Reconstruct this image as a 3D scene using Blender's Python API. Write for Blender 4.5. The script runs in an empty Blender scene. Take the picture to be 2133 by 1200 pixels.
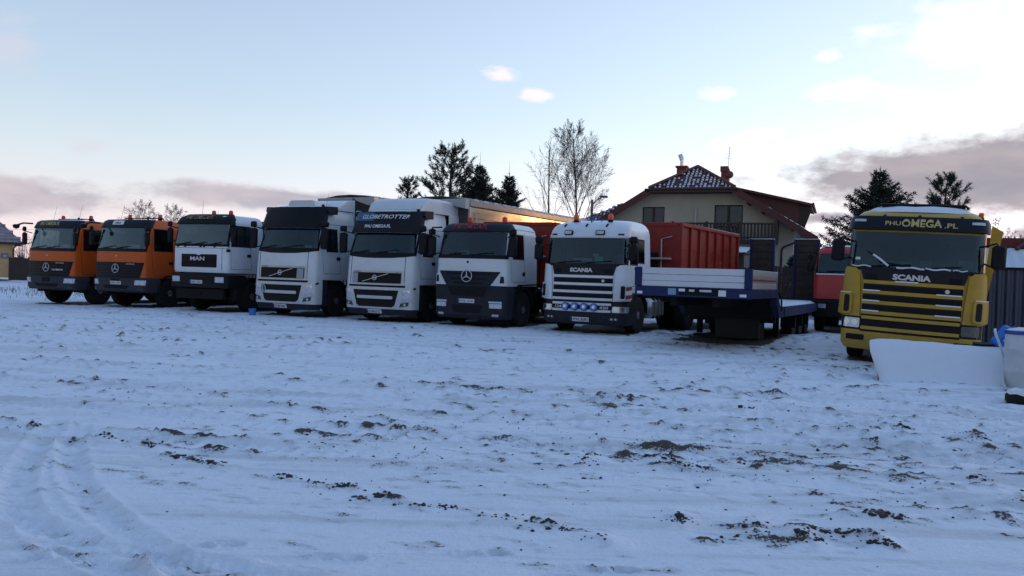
import bpy, bmesh, math, random
import numpy as np
from mathutils import Vector, Matrix
R = math.radians
random.seed(7); RNG = np.random.default_rng(11)
SC = bpy.context.scene
COL = SC.collection

# ------------------------------------------------------------------ camera
cam_d = bpy.data.cameras.new('camera'); cam_o = bpy.data.objects.new('camera', cam_d); COL.objects.link(cam_o)
cam_d.sensor_width = 36; cam_d.lens = 28.24; cam_d.clip_start = 0.05; cam_d.clip_end = 4000
cam_roll, cam_pitch = R(1.8), math.atan(25 / 1673)
_f = Vector((0, math.cos(cam_pitch), -math.sin(cam_pitch))); _r = Vector((1, 0, 0)); _u = _r.cross(_f)
_R = math.cos(cam_roll) * _r + math.sin(cam_roll) * _u
_U = -math.sin(cam_roll) * _r + math.cos(cam_roll) * _u
cam_o.matrix_world = Matrix(((_R.x, _U.x, -_f.x, 0), (_R.y, _U.y, -_f.y, 0), (_R.z, _U.z, -_f.z, 1.5), (0, 0, 0, 1)))
SC.camera = cam_o

# ------------------------------------------------------------------ world: low winter sun behind clouds on the right
SUN_AZ, SUN_EL = R(60), R(2.4)           # azimuth measured from +Y towards +X
world = bpy.data.worlds.new('World'); SC.world = world; world.use_nodes = True
nt = world.node_tree; nt.nodes.clear()
def N(t, **k):
    n = nt.nodes.new(t)
    for a, b in k.items(): setattr(n, a, b)
    return n
def L(a, b): nt.links.new(a, b)
def mth(op, a, b=None, c=None, clamp=False):
    n = N('ShaderNodeMath', operation=op); n.use_clamp = clamp
    for i, v in enumerate((a, b, c)):
        if v is None: continue
        if isinstance(v, (int, float)): n.inputs[i].default_value = v
        else: L(v, n.inputs[i])
    return n.outputs[0]
def sstep(v, e0, e1, lo=0.0, hi=1.0):
    n = N('ShaderNodeMapRange', interpolation_type='SMOOTHSTEP')
    L(v, n.inputs[0]); n.inputs[1].default_value = e0; n.inputs[2].default_value = e1
    n.inputs[3].default_value = lo; n.inputs[4].default_value = hi
    return n.outputs[0]
def mixc(fac, a, b, blend='MIX'):
    n = N('ShaderNodeMix', data_type='RGBA', blend_type=blend)
    if isinstance(fac, (int, float)): n.inputs[0].default_value = fac
    else: L(fac, n.inputs[0])
    for i, v in ((6, a), (7, b)):
        if isinstance(v, tuple): n.inputs[i].default_value = (*v, 1)
        else: L(v, n.inputs[i])
    return n.outputs[2]
sky = N('ShaderNodeTexSky', sky_type='NISHITA'); sky.sun_disc = False
sky.sun_elevation = SUN_EL; sky.sun_rotation = SUN_AZ; sky.altitude = 100
sky.air_density = 1.0; sky.dust_density = .45; sky.ozone_density = 1.6
tc = N('ShaderNodeTexCoord'); sep = N('ShaderNodeSeparateXYZ'); L(tc.outputs['Generated'], sep.inputs[0])
az = mth('MULTIPLY', mth('ARCTAN2', sep.outputs[0], sep.outputs[1]), 57.29578)
el = mth('MULTIPLY', mth('ARCSINE', sep.outputs[2]), 57.29578)
def skynoise(scale, zs, detail=5, rough=.55, seed=0):
    m = N('ShaderNodeMapping'); m.inputs['Scale'].default_value = (1, 1, zs); m.inputs['Location'].default_value = (seed, seed * .7, 0)
    L(tc.outputs['Generated'], m.inputs[0])
    n = N('ShaderNodeTexNoise'); n.inputs['Scale'].default_value = scale; n.inputs['Detail'].default_value = detail; n.inputs['Roughness'].default_value = rough
    L(m.outputs[0], n.inputs['Vector']); return n.outputs[0]
n_big = skynoise(9, 3.5, 6); n_fine = skynoise(26, 2.2, 6, .6, 3.1); n_soft = skynoise(5, 4, 4, .5, 1.7)
nz = mth('ADD', mth('MULTIPLY', mth('SUBTRACT', n_big, .5), 1.6), mth('MULTIPLY', mth('SUBTRACT', n_fine, .5), .9))
nz2 = mth('ADD', mth('MULTIPLY', mth('SUBTRACT', n_big, .5), 1.3), mth('MULTIPLY', mth('SUBTRACT', n_fine, .5), 2.2))
def blob(a0, e0, ra, re, soft=.5, amp=.8, tilt=0.0, nz=nz2):
    da = mth('SUBTRACT', az, a0); de = mth('SUBTRACT', mth('SUBTRACT', el, e0), mth('MULTIPLY', da, tilt))
    d = mth('SQRT', mth('ADD', mth('POWER', mth('DIVIDE', da, ra), 2.0), mth('POWER', mth('DIVIDE', de, re), 2.0)))
    v = mth('ADD', mth('SUBTRACT', 1.0, d), mth('MULTIPLY', nz, amp))
    return sstep(v, 0, soft)
def vmax(l):
    r = l[0]
    for q in l[1:]: r = mth('MAXIMUM', r, q)
    return r
# base sky: the physical sky, cooled and softened by winter haze
hs = N('ShaderNodeHueSaturation'); L(mth('ADD', sstep(el, 0, 14, .5, .74), sstep(el, 20, 55, 0, .4)), hs.inputs['Saturation']); L(sky.outputs[0], hs.inputs['Color'])
base = mixc(1.0, hs.outputs[0], (1.60, 1.67, 2.08), 'MULTIPLY')
base = mixc(.08, base, (2.0, 2.15, 2.45))
def vm(op, a, b):
    n = N('ShaderNodeVectorMath', operation=op)
    for i, v in enumerate((a, b)):
        if isinstance(v, (tuple, float, int)): n.inputs[i].default_value = v if isinstance(v, tuple) else (v, v, v)
        elif v is not None: L(v, n.inputs[i])
    return n.outputs[0]
q2 = vm('MULTIPLY', base, base); base = vm('DIVIDE', base, vm('POWER', vm('ADD', vm('MULTIPLY', q2, 1 / 4.6 ** 2), 1.0), .5))
# dusk: the vault dims towards the east; overhead it is brightened to light the snow
away = mth('ADD', mth('MULTIPLY', sep.outputs[0], math.sin(SUN_AZ)), mth('MULTIPLY', sep.outputs[1], math.cos(SUN_AZ)))
dim = mth('MULTIPLY', sstep(away, -.95, .0, .48, 1.0), sstep(el, 20, 75, 1.0, 1.6))
cd = N('ShaderNodeCombineColor'); [L(dim, cd.inputs[i]) for i in range(3)]
base = mixc(1.0, base, cd.outputs[0], 'MULTIPLY')
def lay(under, mask, col, k=1.0): return mixc(mth('MULTIPLY', mask, k), under, col)
c = mixc(sstep(el, 10, 0), base, mixc(1.0, base, (1.04, .93, 1.06), 'MULTIPLY'))
# small bright puffs
c = lay(c, vmax([blob(30, 15.5, 6.5, 2.8, 1.1, 1.1), blob(20.9, 14.9, 1.0, .5, 1.1, 1.2), blob(21.6, 12.7, 3.0, .8, .9, 1.0, .06), blob(15.8, 9.6, 2.6, .7, 1.0, 1.1, .22), blob(25.5, 12.0, 2.6, .7, 1.2, 1.2), blob(14.5, 12.8, 1.6, .5, 1.4, 1.3)]), (3.1, 3.0, 3.0), .7)
c = lay(c, vmax([blob(-1.2, 14.0, 1.5, .7, 1.1, 1.2), blob(1.3, 12.6, 1.3, .65, 1.1, 1.2)]), (2.95, 2.5, 2.4), .8)
c = lay(c, vmax([blob(-32.2, 12.6, 1.9, 2.0, 1.3, 1.1), blob(-28, 7.2, 2.0, .7, 1.4, 1.2)]), (1.85, 1.72, 1.9), .45)
# cloud banks
shade = sstep(n_big, .3, .7)
bank_l = vmax([blob(-36, 3.9, 12, 1.75, .5, .4), blob(-17, 4.75, 10, 1.1, .6, .5, -.01), blob(-60, 5, 14, 2.2, .5), blob(-100, 7, 18, 3.5, .5), blob(-150, 8, 20, 4, .5)])
col_l = mixc(shade, (1.0, .98, 1.2), (1.55, 1.35, 1.45))
c = lay(c, bank_l, col_l, .9)
rim = blob(39, 7.5, 26, 3.8, .7, .3, .02)
c = lay(c, rim, (2.9, 2.55, 2.1), .55)
bank_r = vmax([blob(39, 7.3, 25, 3.3, .4, .3, .02), blob(24.5, 7.2, 7, .8, .5, .45, .06), blob(21.5, 4.5, 3.6, .6, .9, .8), blob(24, 3.4, 7, .5, .9, .8), blob(36, 3.6, 9, .8, .9, .8), blob(75, 9, 12, 2.2, .6), blob(120, 8, 20, 3, .5)])
col_r = mixc(shade, (.74, .70, .86), (1.12, .97, 1.05))
c = lay(c, bank_r, col_r, .92)
# sunset glow low over the right-hand horizon
c = mixc(blob(60, 2.5, 32, 8.0, 1.0, .3), c, mixc(1.0, c, (.85, .5, .2), 'MULTIPLY'))
bg = N('ShaderNodeBackground'); L(c, bg.inputs[0]); bg.inputs[1].default_value = .15
wo = N('ShaderNodeOutputWorld'); L(bg.outputs[0], wo.inputs[0])
world.cycles.sampling_method = 'MANUAL'; world.cycles.sample_map_resolution = 512

sun_d = bpy.data.lights.new('sun', 'SUN'); sun_o = bpy.data.objects.new('sun', sun_d); COL.objects.link(sun_o)
sun_d.energy = .4; sun_d.angle = R(1.5); sun_d.color = (1, .56, .22)
_sd = Vector((math.sin(SUN_AZ) * math.cos(SUN_EL), math.cos(SUN_AZ) * math.cos(SUN_EL), math.sin(SUN_EL)))
sun_o.rotation_euler = (-_sd).to_track_quat('-Z', 'Y').to_euler(); sun_o.location = _sd * 200
vs = SC.view_settings; vs.view_transform = 'Standard'; vs.look = 'None'; vs.gamma = 1; vs.use_curve_mapping = False
vs.exposure = 1.46
SC.render.engine = 'CYCLES'
SC.cycles.use_denoising = True
SC.cycles.max_bounces = 8; SC.cycles.transparent_max_bounces = 12

# ------------------------------------------------------------------ materials
MATS = {}
def nodes_of(name):
    m = bpy.data.materials.new(name); m.use_nodes = True
    t = m.node_tree; b = t.nodes['Principled BSDF']; return m, t, b
def pm(name, col, rough=.5, metal=0.0, spec=.5, var=.12, vscale=3.0, coat=0.0, grime=0.0, emit=None, bump=0.0, bscale=40):
    """procedural principled material: noise-varied colour and roughness, optional road grime low down, optional bump"""
    if name in MATS: return MATS[name]
    m, t, b = nodes_of(name); nn = t.nodes.new; ln = t.links.new
    tcn = nn('ShaderNodeTexCoord')
    n = nn('ShaderNodeTexNoise'); n.inputs['Scale'].default_value = vscale; n.inputs['Detail'].default_value = 6; n.inputs['Roughness'].default_value = .65
    ln(tcn.outputs['Object'], n.inputs['Vector'])
    mr = nn('ShaderNodeMapRange'); mr.inputs[1].default_value = .3; mr.inputs[2].default_value = .7; mr.inputs[3].default_value = 1 - var; mr.inputs[4].default_value = 1 + var * .4
    ln(n.outputs[0], mr.inputs[0])
    mx = nn('ShaderNodeMix'); mx.data_type = 'RGBA'; mx.blend_type = 'MULTIPLY'; mx.inputs[0].default_value = 1; mx.inputs[6].default_value = (*col, 1)
    cmb = nn('ShaderNodeCombineColor'); [ln(mr.outputs[0], cmb.inputs[i]) for i in range(3)]
    ln(cmb.outputs[0], mx.inputs[7]); out = mx.outputs[2]
    if grime > 0:
        sp = nn('ShaderNodeSeparateXYZ'); geo = nn('ShaderNodeNewGeometry'); ln(geo.outputs['Position'], sp.inputs[0])
        g = nn('ShaderNodeMapRange'); g.inputs[1].default_value = 1.9; g.inputs[2].default_value = .2; g.inputs[3].default_value = 0; g.inputs[4].default_value = grime; ln(sp.outputs[2], g.inputs[0])
        n2 = nn('ShaderNodeTexNoise'); n2.inputs['Scale'].default_value = 7; n2.inputs['Detail'].default_value = 5; ln(tcn.outputs['Object'], n2.inputs['Vector'])
        mu = nn('ShaderNodeMath'); mu.operation = 'MULTIPLY'; ln(g.outputs[0], mu.inputs[0]); ln(n2.outputs[0], mu.inputs[1])
        m2 = nn('ShaderNodeMix'); m2.data_type = 'RGBA'; ln(mu.outputs[0], m2.inputs[0]); ln(out, m2.inputs[6]); m2.inputs[7].default_value = (.11, .095, .08, 1); out = m2.outputs[2]
    ln(out, b.inputs['Base Color'])
    r2 = nn('ShaderNodeMapRange'); r2.inputs[3].default_value = max(.02, rough - .1); r2.inputs[4].default_value = min(1, rough + .12); ln(n.outputs[0], r2.inputs[0]); ln(r2.outputs[0], b.inputs['Roughness'])
    b.inputs['Metallic'].default_value = metal; b.inputs['Specular IOR Level'].default_value = spec; b.inputs['Coat Weight'].default_value = coat; b.inputs['Coat Roughness'].default_value = .12
    if bump > 0:
        n3 = nn('ShaderNodeTexNoise'); n3.inputs['Scale'].default_value = bscale; n3.inputs['Detail'].default_value = 5; ln(tcn.outputs['Object'], n3.inputs['Vector'])
        bp = nn('ShaderNodeBump'); bp.inputs['Strength'].default_value = bump; bp.inputs['Distance'].default_value = .02; ln(n3.outputs[0], bp.inputs['Height']); ln(bp.outputs[0], b.inputs['Normal'])
    MATS[name] = m; return m
def glass(name, tint=(.16, .2, .22), refl=1.0, opacity=.55):
    """vehicle or window glass: tinted see-through sheet with a Fresnel reflection"""
    if name in MATS: return MATS[name]
    m, t, b = nodes_of(name); nn = t.nodes.new; ln = t.links.new
    o = t.nodes['Material Output']
    tr = nn('ShaderNodeBsdfTransparent'); tr.inputs[0].default_value = (*tint, 1)
    gl = nn('ShaderNodeBsdfGlossy'); gl.inputs['Roughness'].default_value = .03; gl.inputs[0].default_value = (.66, .86, 1, 1)
    fr = nn('ShaderNodeFresnel'); fr.inputs[0].default_value = 1.52
    n = nn('ShaderNodeTexNoise'); n.inputs['Scale'].default_value = 2.2; n.inputs['Detail'].default_value = 4
    mr = nn('ShaderNodeMapRange'); mr.inputs[3].default_value = .02; mr.inputs[4].default_value = .14; ln(n.outputs[0], mr.inputs[0]); ln(mr.outputs[0], gl.inputs['Roughness'])
    df = nn('ShaderNodeBsdfDiffuse'); df.inputs[0].default_value = (.09, .13, .16, 1)
    m0 = nn('ShaderNodeMixShader'); mr2 = nn('ShaderNodeMapRange'); mr2.inputs[1].default_value = .45; mr2.inputs[2].default_value = .75; mr2.inputs[3].default_value = opacity * .12; mr2.inputs[4].default_value = opacity; ln(n.outputs[0], mr2.inputs[0]); ln(mr2.outputs[0], m0.inputs[0])
    ln(tr.outputs[0], m0.inputs[1]); ln(df.outputs[0], m0.inputs[2])
    ms = nn('ShaderNodeMixShader'); k = nn('ShaderNodeMath'); k.operation = 'MULTIPLY'; k.inputs[1].default_value = refl; k.use_clamp = True; ln(fr.outputs[0], k.inputs[0]); ln(k.outputs[0], ms.inputs[0])
    ln(m0.outputs[0], ms.inputs[1]); ln(gl.outputs[0], ms.inputs[2]); ln(ms.outputs[0], o.inputs[0])
    MATS[name] = m; return m
def snow_mat(name='snow_lying', col=(.66, .70, .77)):
    if name in MATS: return MATS[name]
    m, t, b = nodes_of(name); nn = t.nodes.new; ln = t.links.new
    tcn = nn('ShaderNodeTexCoord'); n = nn('ShaderNodeTexNoise'); n.inputs['Scale'].default_value = 9; n.inputs['Detail'].default_value = 8; n.inputs['Roughness'].default_value = .7; ln(tcn.outputs['Object'], n.inputs['Vector'])
    cr = nn('ShaderNodeMix'); cr.data_type = 'RGBA'; cr.inputs[6].default_value = (col[0] * .9, col[1] * .9, col[2] * .9, 1); cr.inputs[7].default_value = (*col, 1); ln(n.outputs[0], cr.inputs[0]); ln(cr.outputs[2], b.inputs['Base Color'])
    b.inputs['Roughness'].default_value = .75; b.inputs['Specular IOR Level'].default_value = .25
    bp = nn('ShaderNodeBump'); bp.inputs['Strength'].default_value = .35; bp.inputs['Distance'].default_value = .015; ln(n.outputs[0], bp.inputs['Height']); ln(bp.outputs[0], b.inputs['Normal'])
    MATS[name] = m; return m

BLACK = pm('black_plastic', (.007, .008, .010), .45, spec=.15, var=.3, grime=.06)
TRIM = pm('dark_trim', (.009, .011, .017), .4, spec=.18, var=.25, grime=.06)
GREYB = pm('grey_bumper_plastic', (.028, .034, .047), .6, spec=.15, var=.25, grime=.3)
NAVYB = pm('dark_slate_bumper', (.012, .017, .028), .55, spec=.15, var=.25, grime=.2)
CHASS = pm('chassis_black', (.007, .007, .008), .75, spec=.2, var=.3, grime=.06)
RUBBER = pm('tyre_rubber', (.01, .01, .01), .85, spec=.2, var=.3, grime=.12, bump=.4)
STEEL = pm('steel', (.45, .46, .48), .35, .9, var=.2)
CHROME = pm('chrome', (.6, .62, .65), .18, 1.0, var=.1)
ALU = pm('aluminium_tank', (.42, .43, .45), .4, .85, var=.25)
WHITE = pm('white_truck_paint', (.54, .58, .62), .32, var=.1, coat=.35, grime=.6, vscale=1.6)
WHITE_B = pm('bright_white_paint', (.62, .67, .73), .35, var=.1, coat=.3, grime=.55, vscale=1.6)
ORANGE = pm('orange_truck_paint', (.52, .085, .006), .42, spec=.3, var=.12, coat=.08, grime=.4, vscale=2)
YELLOW = pm('yellow_truck_paint', (.42, .26, .02), .42, spec=.35, var=.2, coat=.08, grime=.4, vscale=2)
REDP = pm('red_truck_paint', (.42, .012, .015), .4, var=.15, coat=.2, grime=.35)
BLUEP = pm('blue_trailer_paint', (.003, .016, .085), .55, spec=.2, var=.2, coat=.05, grime=.4)
GLASS = glass('windscreen_glass', (.42, .57, .62), 1.5, .05)
GLASSD = glass('side_glass_dark', (.10, .12, .13), .9, .06)
LAMP = pm('lamp_glass', (.55, .58, .62), .12, .55, var=.35, vscale=18)
LAMPD = pm('dark_lamp_glass', (.06, .065, .07), .15, .3, var=.4, vscale=18)
AMBER = pm('amber_beacon', (.75, .09, .008), .25, var=.2)
REDB = pm('red_beacon', (.62, .035, .012), .25, var=.2)
PLATE = pm('plate_white', (.62, .64, .66), .5, var=.1)
INK = pm('plate_ink', (.012, .012, .014), .6, var=.1)
EUBLUE = pm('plate_blue', (.01, .04, .3), .5, var=.1)
GOLD = pm('gold_letters', (.46, .37, .14), .5, var=.12)
REDL = pm('red_letters', (.30, .022, .02), .5, var=.15)
SILVER = pm('silver_letters', (.48, .5, .54), .35, .5, var=.1)
WHITEL = pm('white_letters', (.66, .68, .72), .5, var=.1)
CABIN = pm('cabin_lining', (.09, .115, .13), .9, var=.25)
SEAT = pm('seat_cloth', (.02, .022, .028), .95, var=.35, vscale=12)
PAPER = pm('paper', (.55, .62, .60), .8, var=.2, vscale=10)
GREENP = pm('green_card', (.22, .45, .40), .7, var=.2, vscale=10)
SNOW = snow_mat()

# ------------------------------------------------------------------ mesh helpers
class M:
    def __init__(s): s.v = []; s.f = []
    def add(s, v, f):
        b = len(s.v); s.v += [tuple(p) for p in v]; s.f += [tuple(i + b for i in q) for q in f]; return s
    def box(s, x0, x1, y0, y1, z0, z1, c=0.0):
        if c <= 0:
            return s.add([(x0, y0, z0), (x1, y0, z0), (x1, y1, z0), (x0, y1, z0), (x0, y0, z1), (x1, y0, z1), (x1, y1, z1), (x0, y1, z1)],
                         [(0, 3, 2, 1), (4, 5, 6, 7), (0, 1, 5, 4), (1, 2, 6, 5), (2, 3, 7, 6), (3, 0, 4, 7)])
        c = min(c, abs(x1 - x0) * .45, abs(y1 - y0) * .45, abs(z1 - z0) * .45)
        pts = []
        for X, sx in ((x0, 1), (x1, -1)):
            for Y, sy in ((y0, 1), (y1, -1)):
                for Z, sz in ((z0, 1), (z1, -1)):
                    pts += [(X, Y + sy * c, Z + sz * c), (X + sx * c, Y, Z + sz * c), (X + sx * c, Y + sy * c, Z)]
        bm = bmesh.new(); [bm.verts.new(p) for p in pts]; r = bmesh.ops.convex_hull(bm, input=bm.verts)
        bmesh.ops.dissolve_limit(bm, angle_limit=.01, verts=bm.verts, edges=bm.edges)
        s.addbm(bm); bm.free(); return s
    def addbm(s, bm):
        bm.verts.index_update(); return s.add([v.co[:] for v in bm.verts], [[v.index for v in f.verts] for f in bm.faces])
    def prism(s, poly, axis, a0, a1):
        """poly of 2-D points swept along axis 'x','y' or 'z' from a0 to a1"""
        n = len(poly); mk = {'x': lambda p, a: (a, p[0], p[1]), 'y': lambda p, a: (p[0], a, p[1]), 'z': lambda p, a: (p[0], p[1], a)}[axis]
        v = [mk(p, a0) for p in poly] + [mk(p, a1) for p in poly]
        return s.add(v, [tuple(range(n)), tuple(range(2 * n - 1, n - 1, -1))] + [(i, i + n, (i + 1) % n + n, (i + 1) % n) for i in range(n)])
    def tube(s, pts, r, n=6, r1=None):
        pts = [Vector(p) for p in pts]; k = len(pts); rings = []
        for i, p in enumerate(pts):
            d = (pts[min(i + 1, k - 1)] - pts[max(i - 1, 0)]).normalized()
            a = d.orthogonal().normalized() if i == 0 else (a - d * a.dot(d)).normalized()
            b = d.cross(a); rr = r if r1 is None else r + (r1 - r) * i / (k - 1)
            rings.append([p + (a * math.cos(2 * math.pi * j / n) + b * math.sin(2 * math.pi * j / n)) * rr for j in range(n)])
        v = [q for R_ in rings for q in R_]
        f = [(i * n + j, i * n + (j + 1) % n, (i + 1) * n + (j + 1) % n, (i + 1) * n + j) for i in range(k - 1) for j in range(n)]
        f += [tuple(range(n - 1, -1, -1)), tuple((k - 1) * n + j for j in range(n))]
        return s.add(v, f)
    def lathe(s, prof, o=(0, 0, 0), axis='z', n=20):
        """prof = (along, radius) pairs"""
        o = Vector(o); v = []; k = len(prof)
        for a, r in prof:
            for j in range(n):
                c, q = r * math.cos(2 * math.pi * j / n), r * math.sin(2 * math.pi * j / n)
                v.append(o + Vector({'z': (c, q, a), 'x': (a, c, q), 'y': (c, a, q)}[axis]))
        f = [(i * n + j, i * n + (j + 1) % n, (i + 1) * n + (j + 1) % n, (i + 1) * n + j) for i in range(k - 1) for j in range(n)]
        f += [tuple(range(n - 1, -1, -1)), tuple((k - 1) * n + j for j in range(n))]
        return s.add(v, f)
def obj(name, m, mat, parent=None, smooth=True, angle=38, recalc=True):
    me = bpy.data.meshes.new(name)
    me.from_pydata(m.v, [], m.f)
    if recalc:
        bm = bmesh.new(); bm.from_mesh(me); bmesh.ops.recalc_face_normals(bm, faces=bm.faces); bm.to_mesh(me); bm.free()
    if smooth: me.shade_smooth(); me.set_sharp_from_angle(angle=R(angle))
    me.materials.append(mat)
    return link(name, me, parent)
def link(name, me, parent=None, loc=None, rot=None):
    o = bpy.data.objects.new(name, me); COL.objects.link(o); o.parent = parent
    if loc: o.location = loc
    if rot: o.rotation_euler = rot
    return o
def thing(name, label, cat, loc=(0, 0, 0), rz=0.0, group=None, rx=0, ry=0):
    o = bpy.data.objects.new(name, None); COL.objects.link(o); o.empty_display_size = .2
    o.location = loc; o.rotation_euler = (rx, ry, rz); tag(o, label, cat, group); return o
def tag(o, label=None, cat=None, group=None, kind=None):
    for k, v in (('label', label), ('category', cat), ('group', group), ('kind', kind)):
        if v: o[k] = v
    return o
_TXT = {}
def text_geo(s, bold=0.0, shear=0.0, space=1.0):
    """flat lettering as (verts, faces), 1 unit capital height, centred on x"""
    key = (s, bold, shear, space)
    if key in _TXT: return _TXT[key]
    cu = bpy.data.curves.new('t', 'FONT'); cu.body = s; cu.size = 1.0; cu.offset = bold; cu.shear = shear; cu.space_character = space; cu.resolution_u = 3
    o = bpy.data.objects.new('t', cu); me = o.to_mesh()
    v = [(p.co.x, p.co.y) for p in me.vertices]; f = [tuple(q.vertices) for q in me.polygons]
    o.to_mesh_clear(); bpy.data.objects.remove(o); bpy.data.curves.remove(cu)
    x0 = min(p[0] for p in v); x1 = max(p[0] for p in v); y0 = min(p[1] for p in v); y1 = max(p[1] for p in v)
    sc = 1 / (y1 - y0); v = [((p[0] - (x0 + x1) / 2) * sc, (p[1] - y0) * sc) for p in v]
    _TXT[key] = (v, f); return _TXT[key]

# ------------------------------------------------------------------ curved cab surface: t runs along the outline from the nose centre, z is height
class Cab:
    def __init__(s, rows): s.rows = sorted(rows)          # (z, nose y, half width, corner radius, bow, rear y)
    def sec(s, z):
        r = s.rows
        if z <= r[0][0]: return r[0]
        for a, b in zip(r, r[1:]):
            if z <= b[0]:
                k = (z - a[0]) / (b[0] - a[0]); return tuple(p + (q - p) * k for p, q in zip(a, b))
        return r[-1]
    def raw(s, t, z):
        _, yf, w, r, bow, yb = s.sec(z); a = w - r; u = abs(t); g = 1 if t >= 0 else -1; Lc = r * math.pi / 2
        if u <= a: return Vector((g * u, yf + bow * (u / a) ** 2, z))
        if u <= a + Lc:
            q = (u - a) / r; return Vector((g * (a + r * math.sin(q)), yf + bow + r * (1 - math.cos(q)), z))
        return Vector((g * w, yf + bow + r + (u - a - Lc), z))
    def tside(s, y, z, g=1):
        _, yf, w, r, bow, yb = s.sec(z); return g * (w - r + r * math.pi / 2 + max(0, y - (yf + bow + r)))
    def P(s, t, z, off=0.0):
        p = s.raw(t, z)
        if off == 0: return p
        dt = s.raw(t + .01, z) - s.raw(t - .01, z); dz = s.raw(t, z + .01) - s.raw(t, z - .01)
        if dz.length < .012: dz = Vector((0, 0, 1))
        return p + dt.cross(dz).normalized() * off
    def shell(s, zs=(), side_ys=(), ws=None, sw=None, nf=8, na=6):
        """outer skin; ws = (z0, z1, arc fraction) windscreen hole, sw = list of (z0, z1, y0, y1) side window holes"""
        Z = sorted(set([round(q[0], 4) for q in s.rows] + [round(q, 4) for q in zs] + ([ws[0], ws[1]] if ws else []) + [q for w_ in (sw or []) for q in w_[:2]]))
        ys = sorted(set(list(side_ys) + [q for w_ in (sw or []) for q in w_[2:]]), reverse=True)
        fr = [1 - 2 * i / nf for i in range(nf + 1)]; ar = [i / na for i in range(na, 0, -1)]
        cols = [('b', 1)] + [('s', y, 1) for y in ys] + [('a', q, 1) for q in ar] + [('f', q) for q in fr] + [('a', q, -1) for q in reversed(ar)] + [('s', y, -1) for y in reversed(ys)] + [('b', -1)]
        def pt(c, z):
            _, yf, w, r, bow, yb = s.sec(z); a = w - r
            if c[0] == 'b': return (c[1] * w, yb, z)
            if c[0] == 's': return (c[2] * w, min(yb, max(c[1], yf + bow + r)), z)
            if c[0] == 'a': q = c[1] * math.pi / 2; return (c[2] * (a + r * math.sin(q)), yf + bow + r * (1 - math.cos(q)), z)
            return (c[1] * a, yf + bow * c[1] ** 2, z)
        V = [pt(c, z) for z in Z for c in cols]; n = len(cols); body = M(); gf = M(); gr = M(); gl = M(); bf = []
        tmp = {'g': [], 'r': [], 'l': []}
        for i in range(len(Z) - 1):
            zm = (Z[i] + Z[i + 1]) / 2
            for j in range(n - 1):
                q = (i * n + j, i * n + j + 1, (i + 1) * n + j + 1, (i + 1) * n + j); a, b = cols[j], cols[j + 1]
                def infront(c): return c[0] == 'f' or (c[0] == 'a' and c[1] <= ws[2] + 1e-6)
                if ws and ws[0] < zm < ws[1] and infront(a) and infront(b): tmp['g'].append(q); continue
                hit = False
                for w_ in (sw or []):
                    if w_[0] < zm < w_[1] and a[0] == 's' and b[0] == 's' and min(a[1], b[1]) >= w_[2] - 1e-6 and max(a[1], b[1]) <= w_[3] + 1e-6:
                        tmp['r' if a[2] > 0 else 'l'].append(q); hit = True
                if not hit: bf.append(q)
            bf.append((i * n + n - 1, i * n, (i + 1) * n, (i + 1) * n + n - 1))
        bf.append(tuple(range(n - 1, -1, -1))); k = (len(Z) - 1) * n; bf.append(tuple(k + j for j in range(n)))
        body.add(V, bf)
        def sub(fs):
            m = M(); idx = {}
            for q in fs:
                for i in q: idx.setdefault(i, len(idx))
            vv = [None] * len(idx)
            for i, j in idx.items(): vv[j] = V[i]
            return m.add(vv, [tuple(idx[i] for i in q)[::-1] for q in fs])
        return body, sub(tmp['g']), sub(tmp['r']), sub(tmp['l'])
    def patch(s, poly, off=.006, th=.02, side=0, m=None, step=.16):
        """a sheet that follows the skin; poly in (t, z), or (y, z) on the side when side = +-1"""
        if side: poly = [(s.tside(y, z, side), z) for y, z in poly]
        bm = bmesh.new(); f = bm.faces.new([bm.verts.new((a, 0, b)) for a, b in poly])
        us = [p[0] for p in poly]; zz = [p[1] for p in poly]; u0, u1, z0, z1 = min(us), max(us), min(zz), max(zz)
        cuts = []
        w, r = s.sec((z0 + z1) / 2)[2:4]; a = w - r; Lc = r * math.pi / 2
        cand = [k * step for k in range(-30, 31)] + [g * (a + Lc * k / 5) for g in (-1, 1) for k in range(6)]
        lst = -9
        for u in sorted(cand):
            if u0 + .02 < u < u1 - .02 and u - lst > .03: cuts.append(((u, 0, 0), (1, 0, 0))); lst = u
        for q in s.rows:
            if z0 + .01 < q[0] < z1 - .01: cuts.append(((0, 0, q[0]), (0, 0, 1)))
        for co, no in cuts: bmesh.ops.bisect_plane(bm, geom=bm.verts[:] + bm.edges[:] + bm.faces[:], plane_co=co, plane_no=no)
        bm.verts.index_update(); V2 = [(v.co.x, v.co.z) for v in bm.verts]; n = len(V2)
        V = [s.P(t, z, off) for t, z in V2] + [s.P(t, z, off - th) for t, z in V2]
        F = []
        for f in bm.faces:
            q = [v.index for v in f.verts]
            ar = sum(V2[q[i]][0] * V2[q[(i + 1) % len(q)]][1] - V2[q[(i + 1) % len(q)]][0] * V2[q[i]][1] for i in range(len(q)))
            F.append(tuple(q if ar > 0 else q[::-1]))
        ed = {}
        for q in F:
            for i in range(len(q)): ed[(q[i], q[(i + 1) % len(q)])] = 1
        F += [(b, a, a + n, b + n) for (a, b) in ed if (b, a) not in ed]
        bm.free(); m = m or M(); m.add(V, F); return m
    def text(s, txt, t0, z0, h, off=.012, bold=0.0, shear=0.0, space=1.0, width=None, side=0):
        v, f = text_geo(txt, bold, shear, space); kx = h
        if width: kx = width / (max(p[0] for p in v) - min(p[0] for p in v))
        if side: return M().add([s.P(s.tside(t0 + side * p[0] * kx, z0 + p[1] * h, side), z0 + p[1] * h, off) for p in v], f)
        return M().add([s.P(t0 + p[0] * kx, z0 + p[1] * h, off) for p in v], f)
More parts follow.
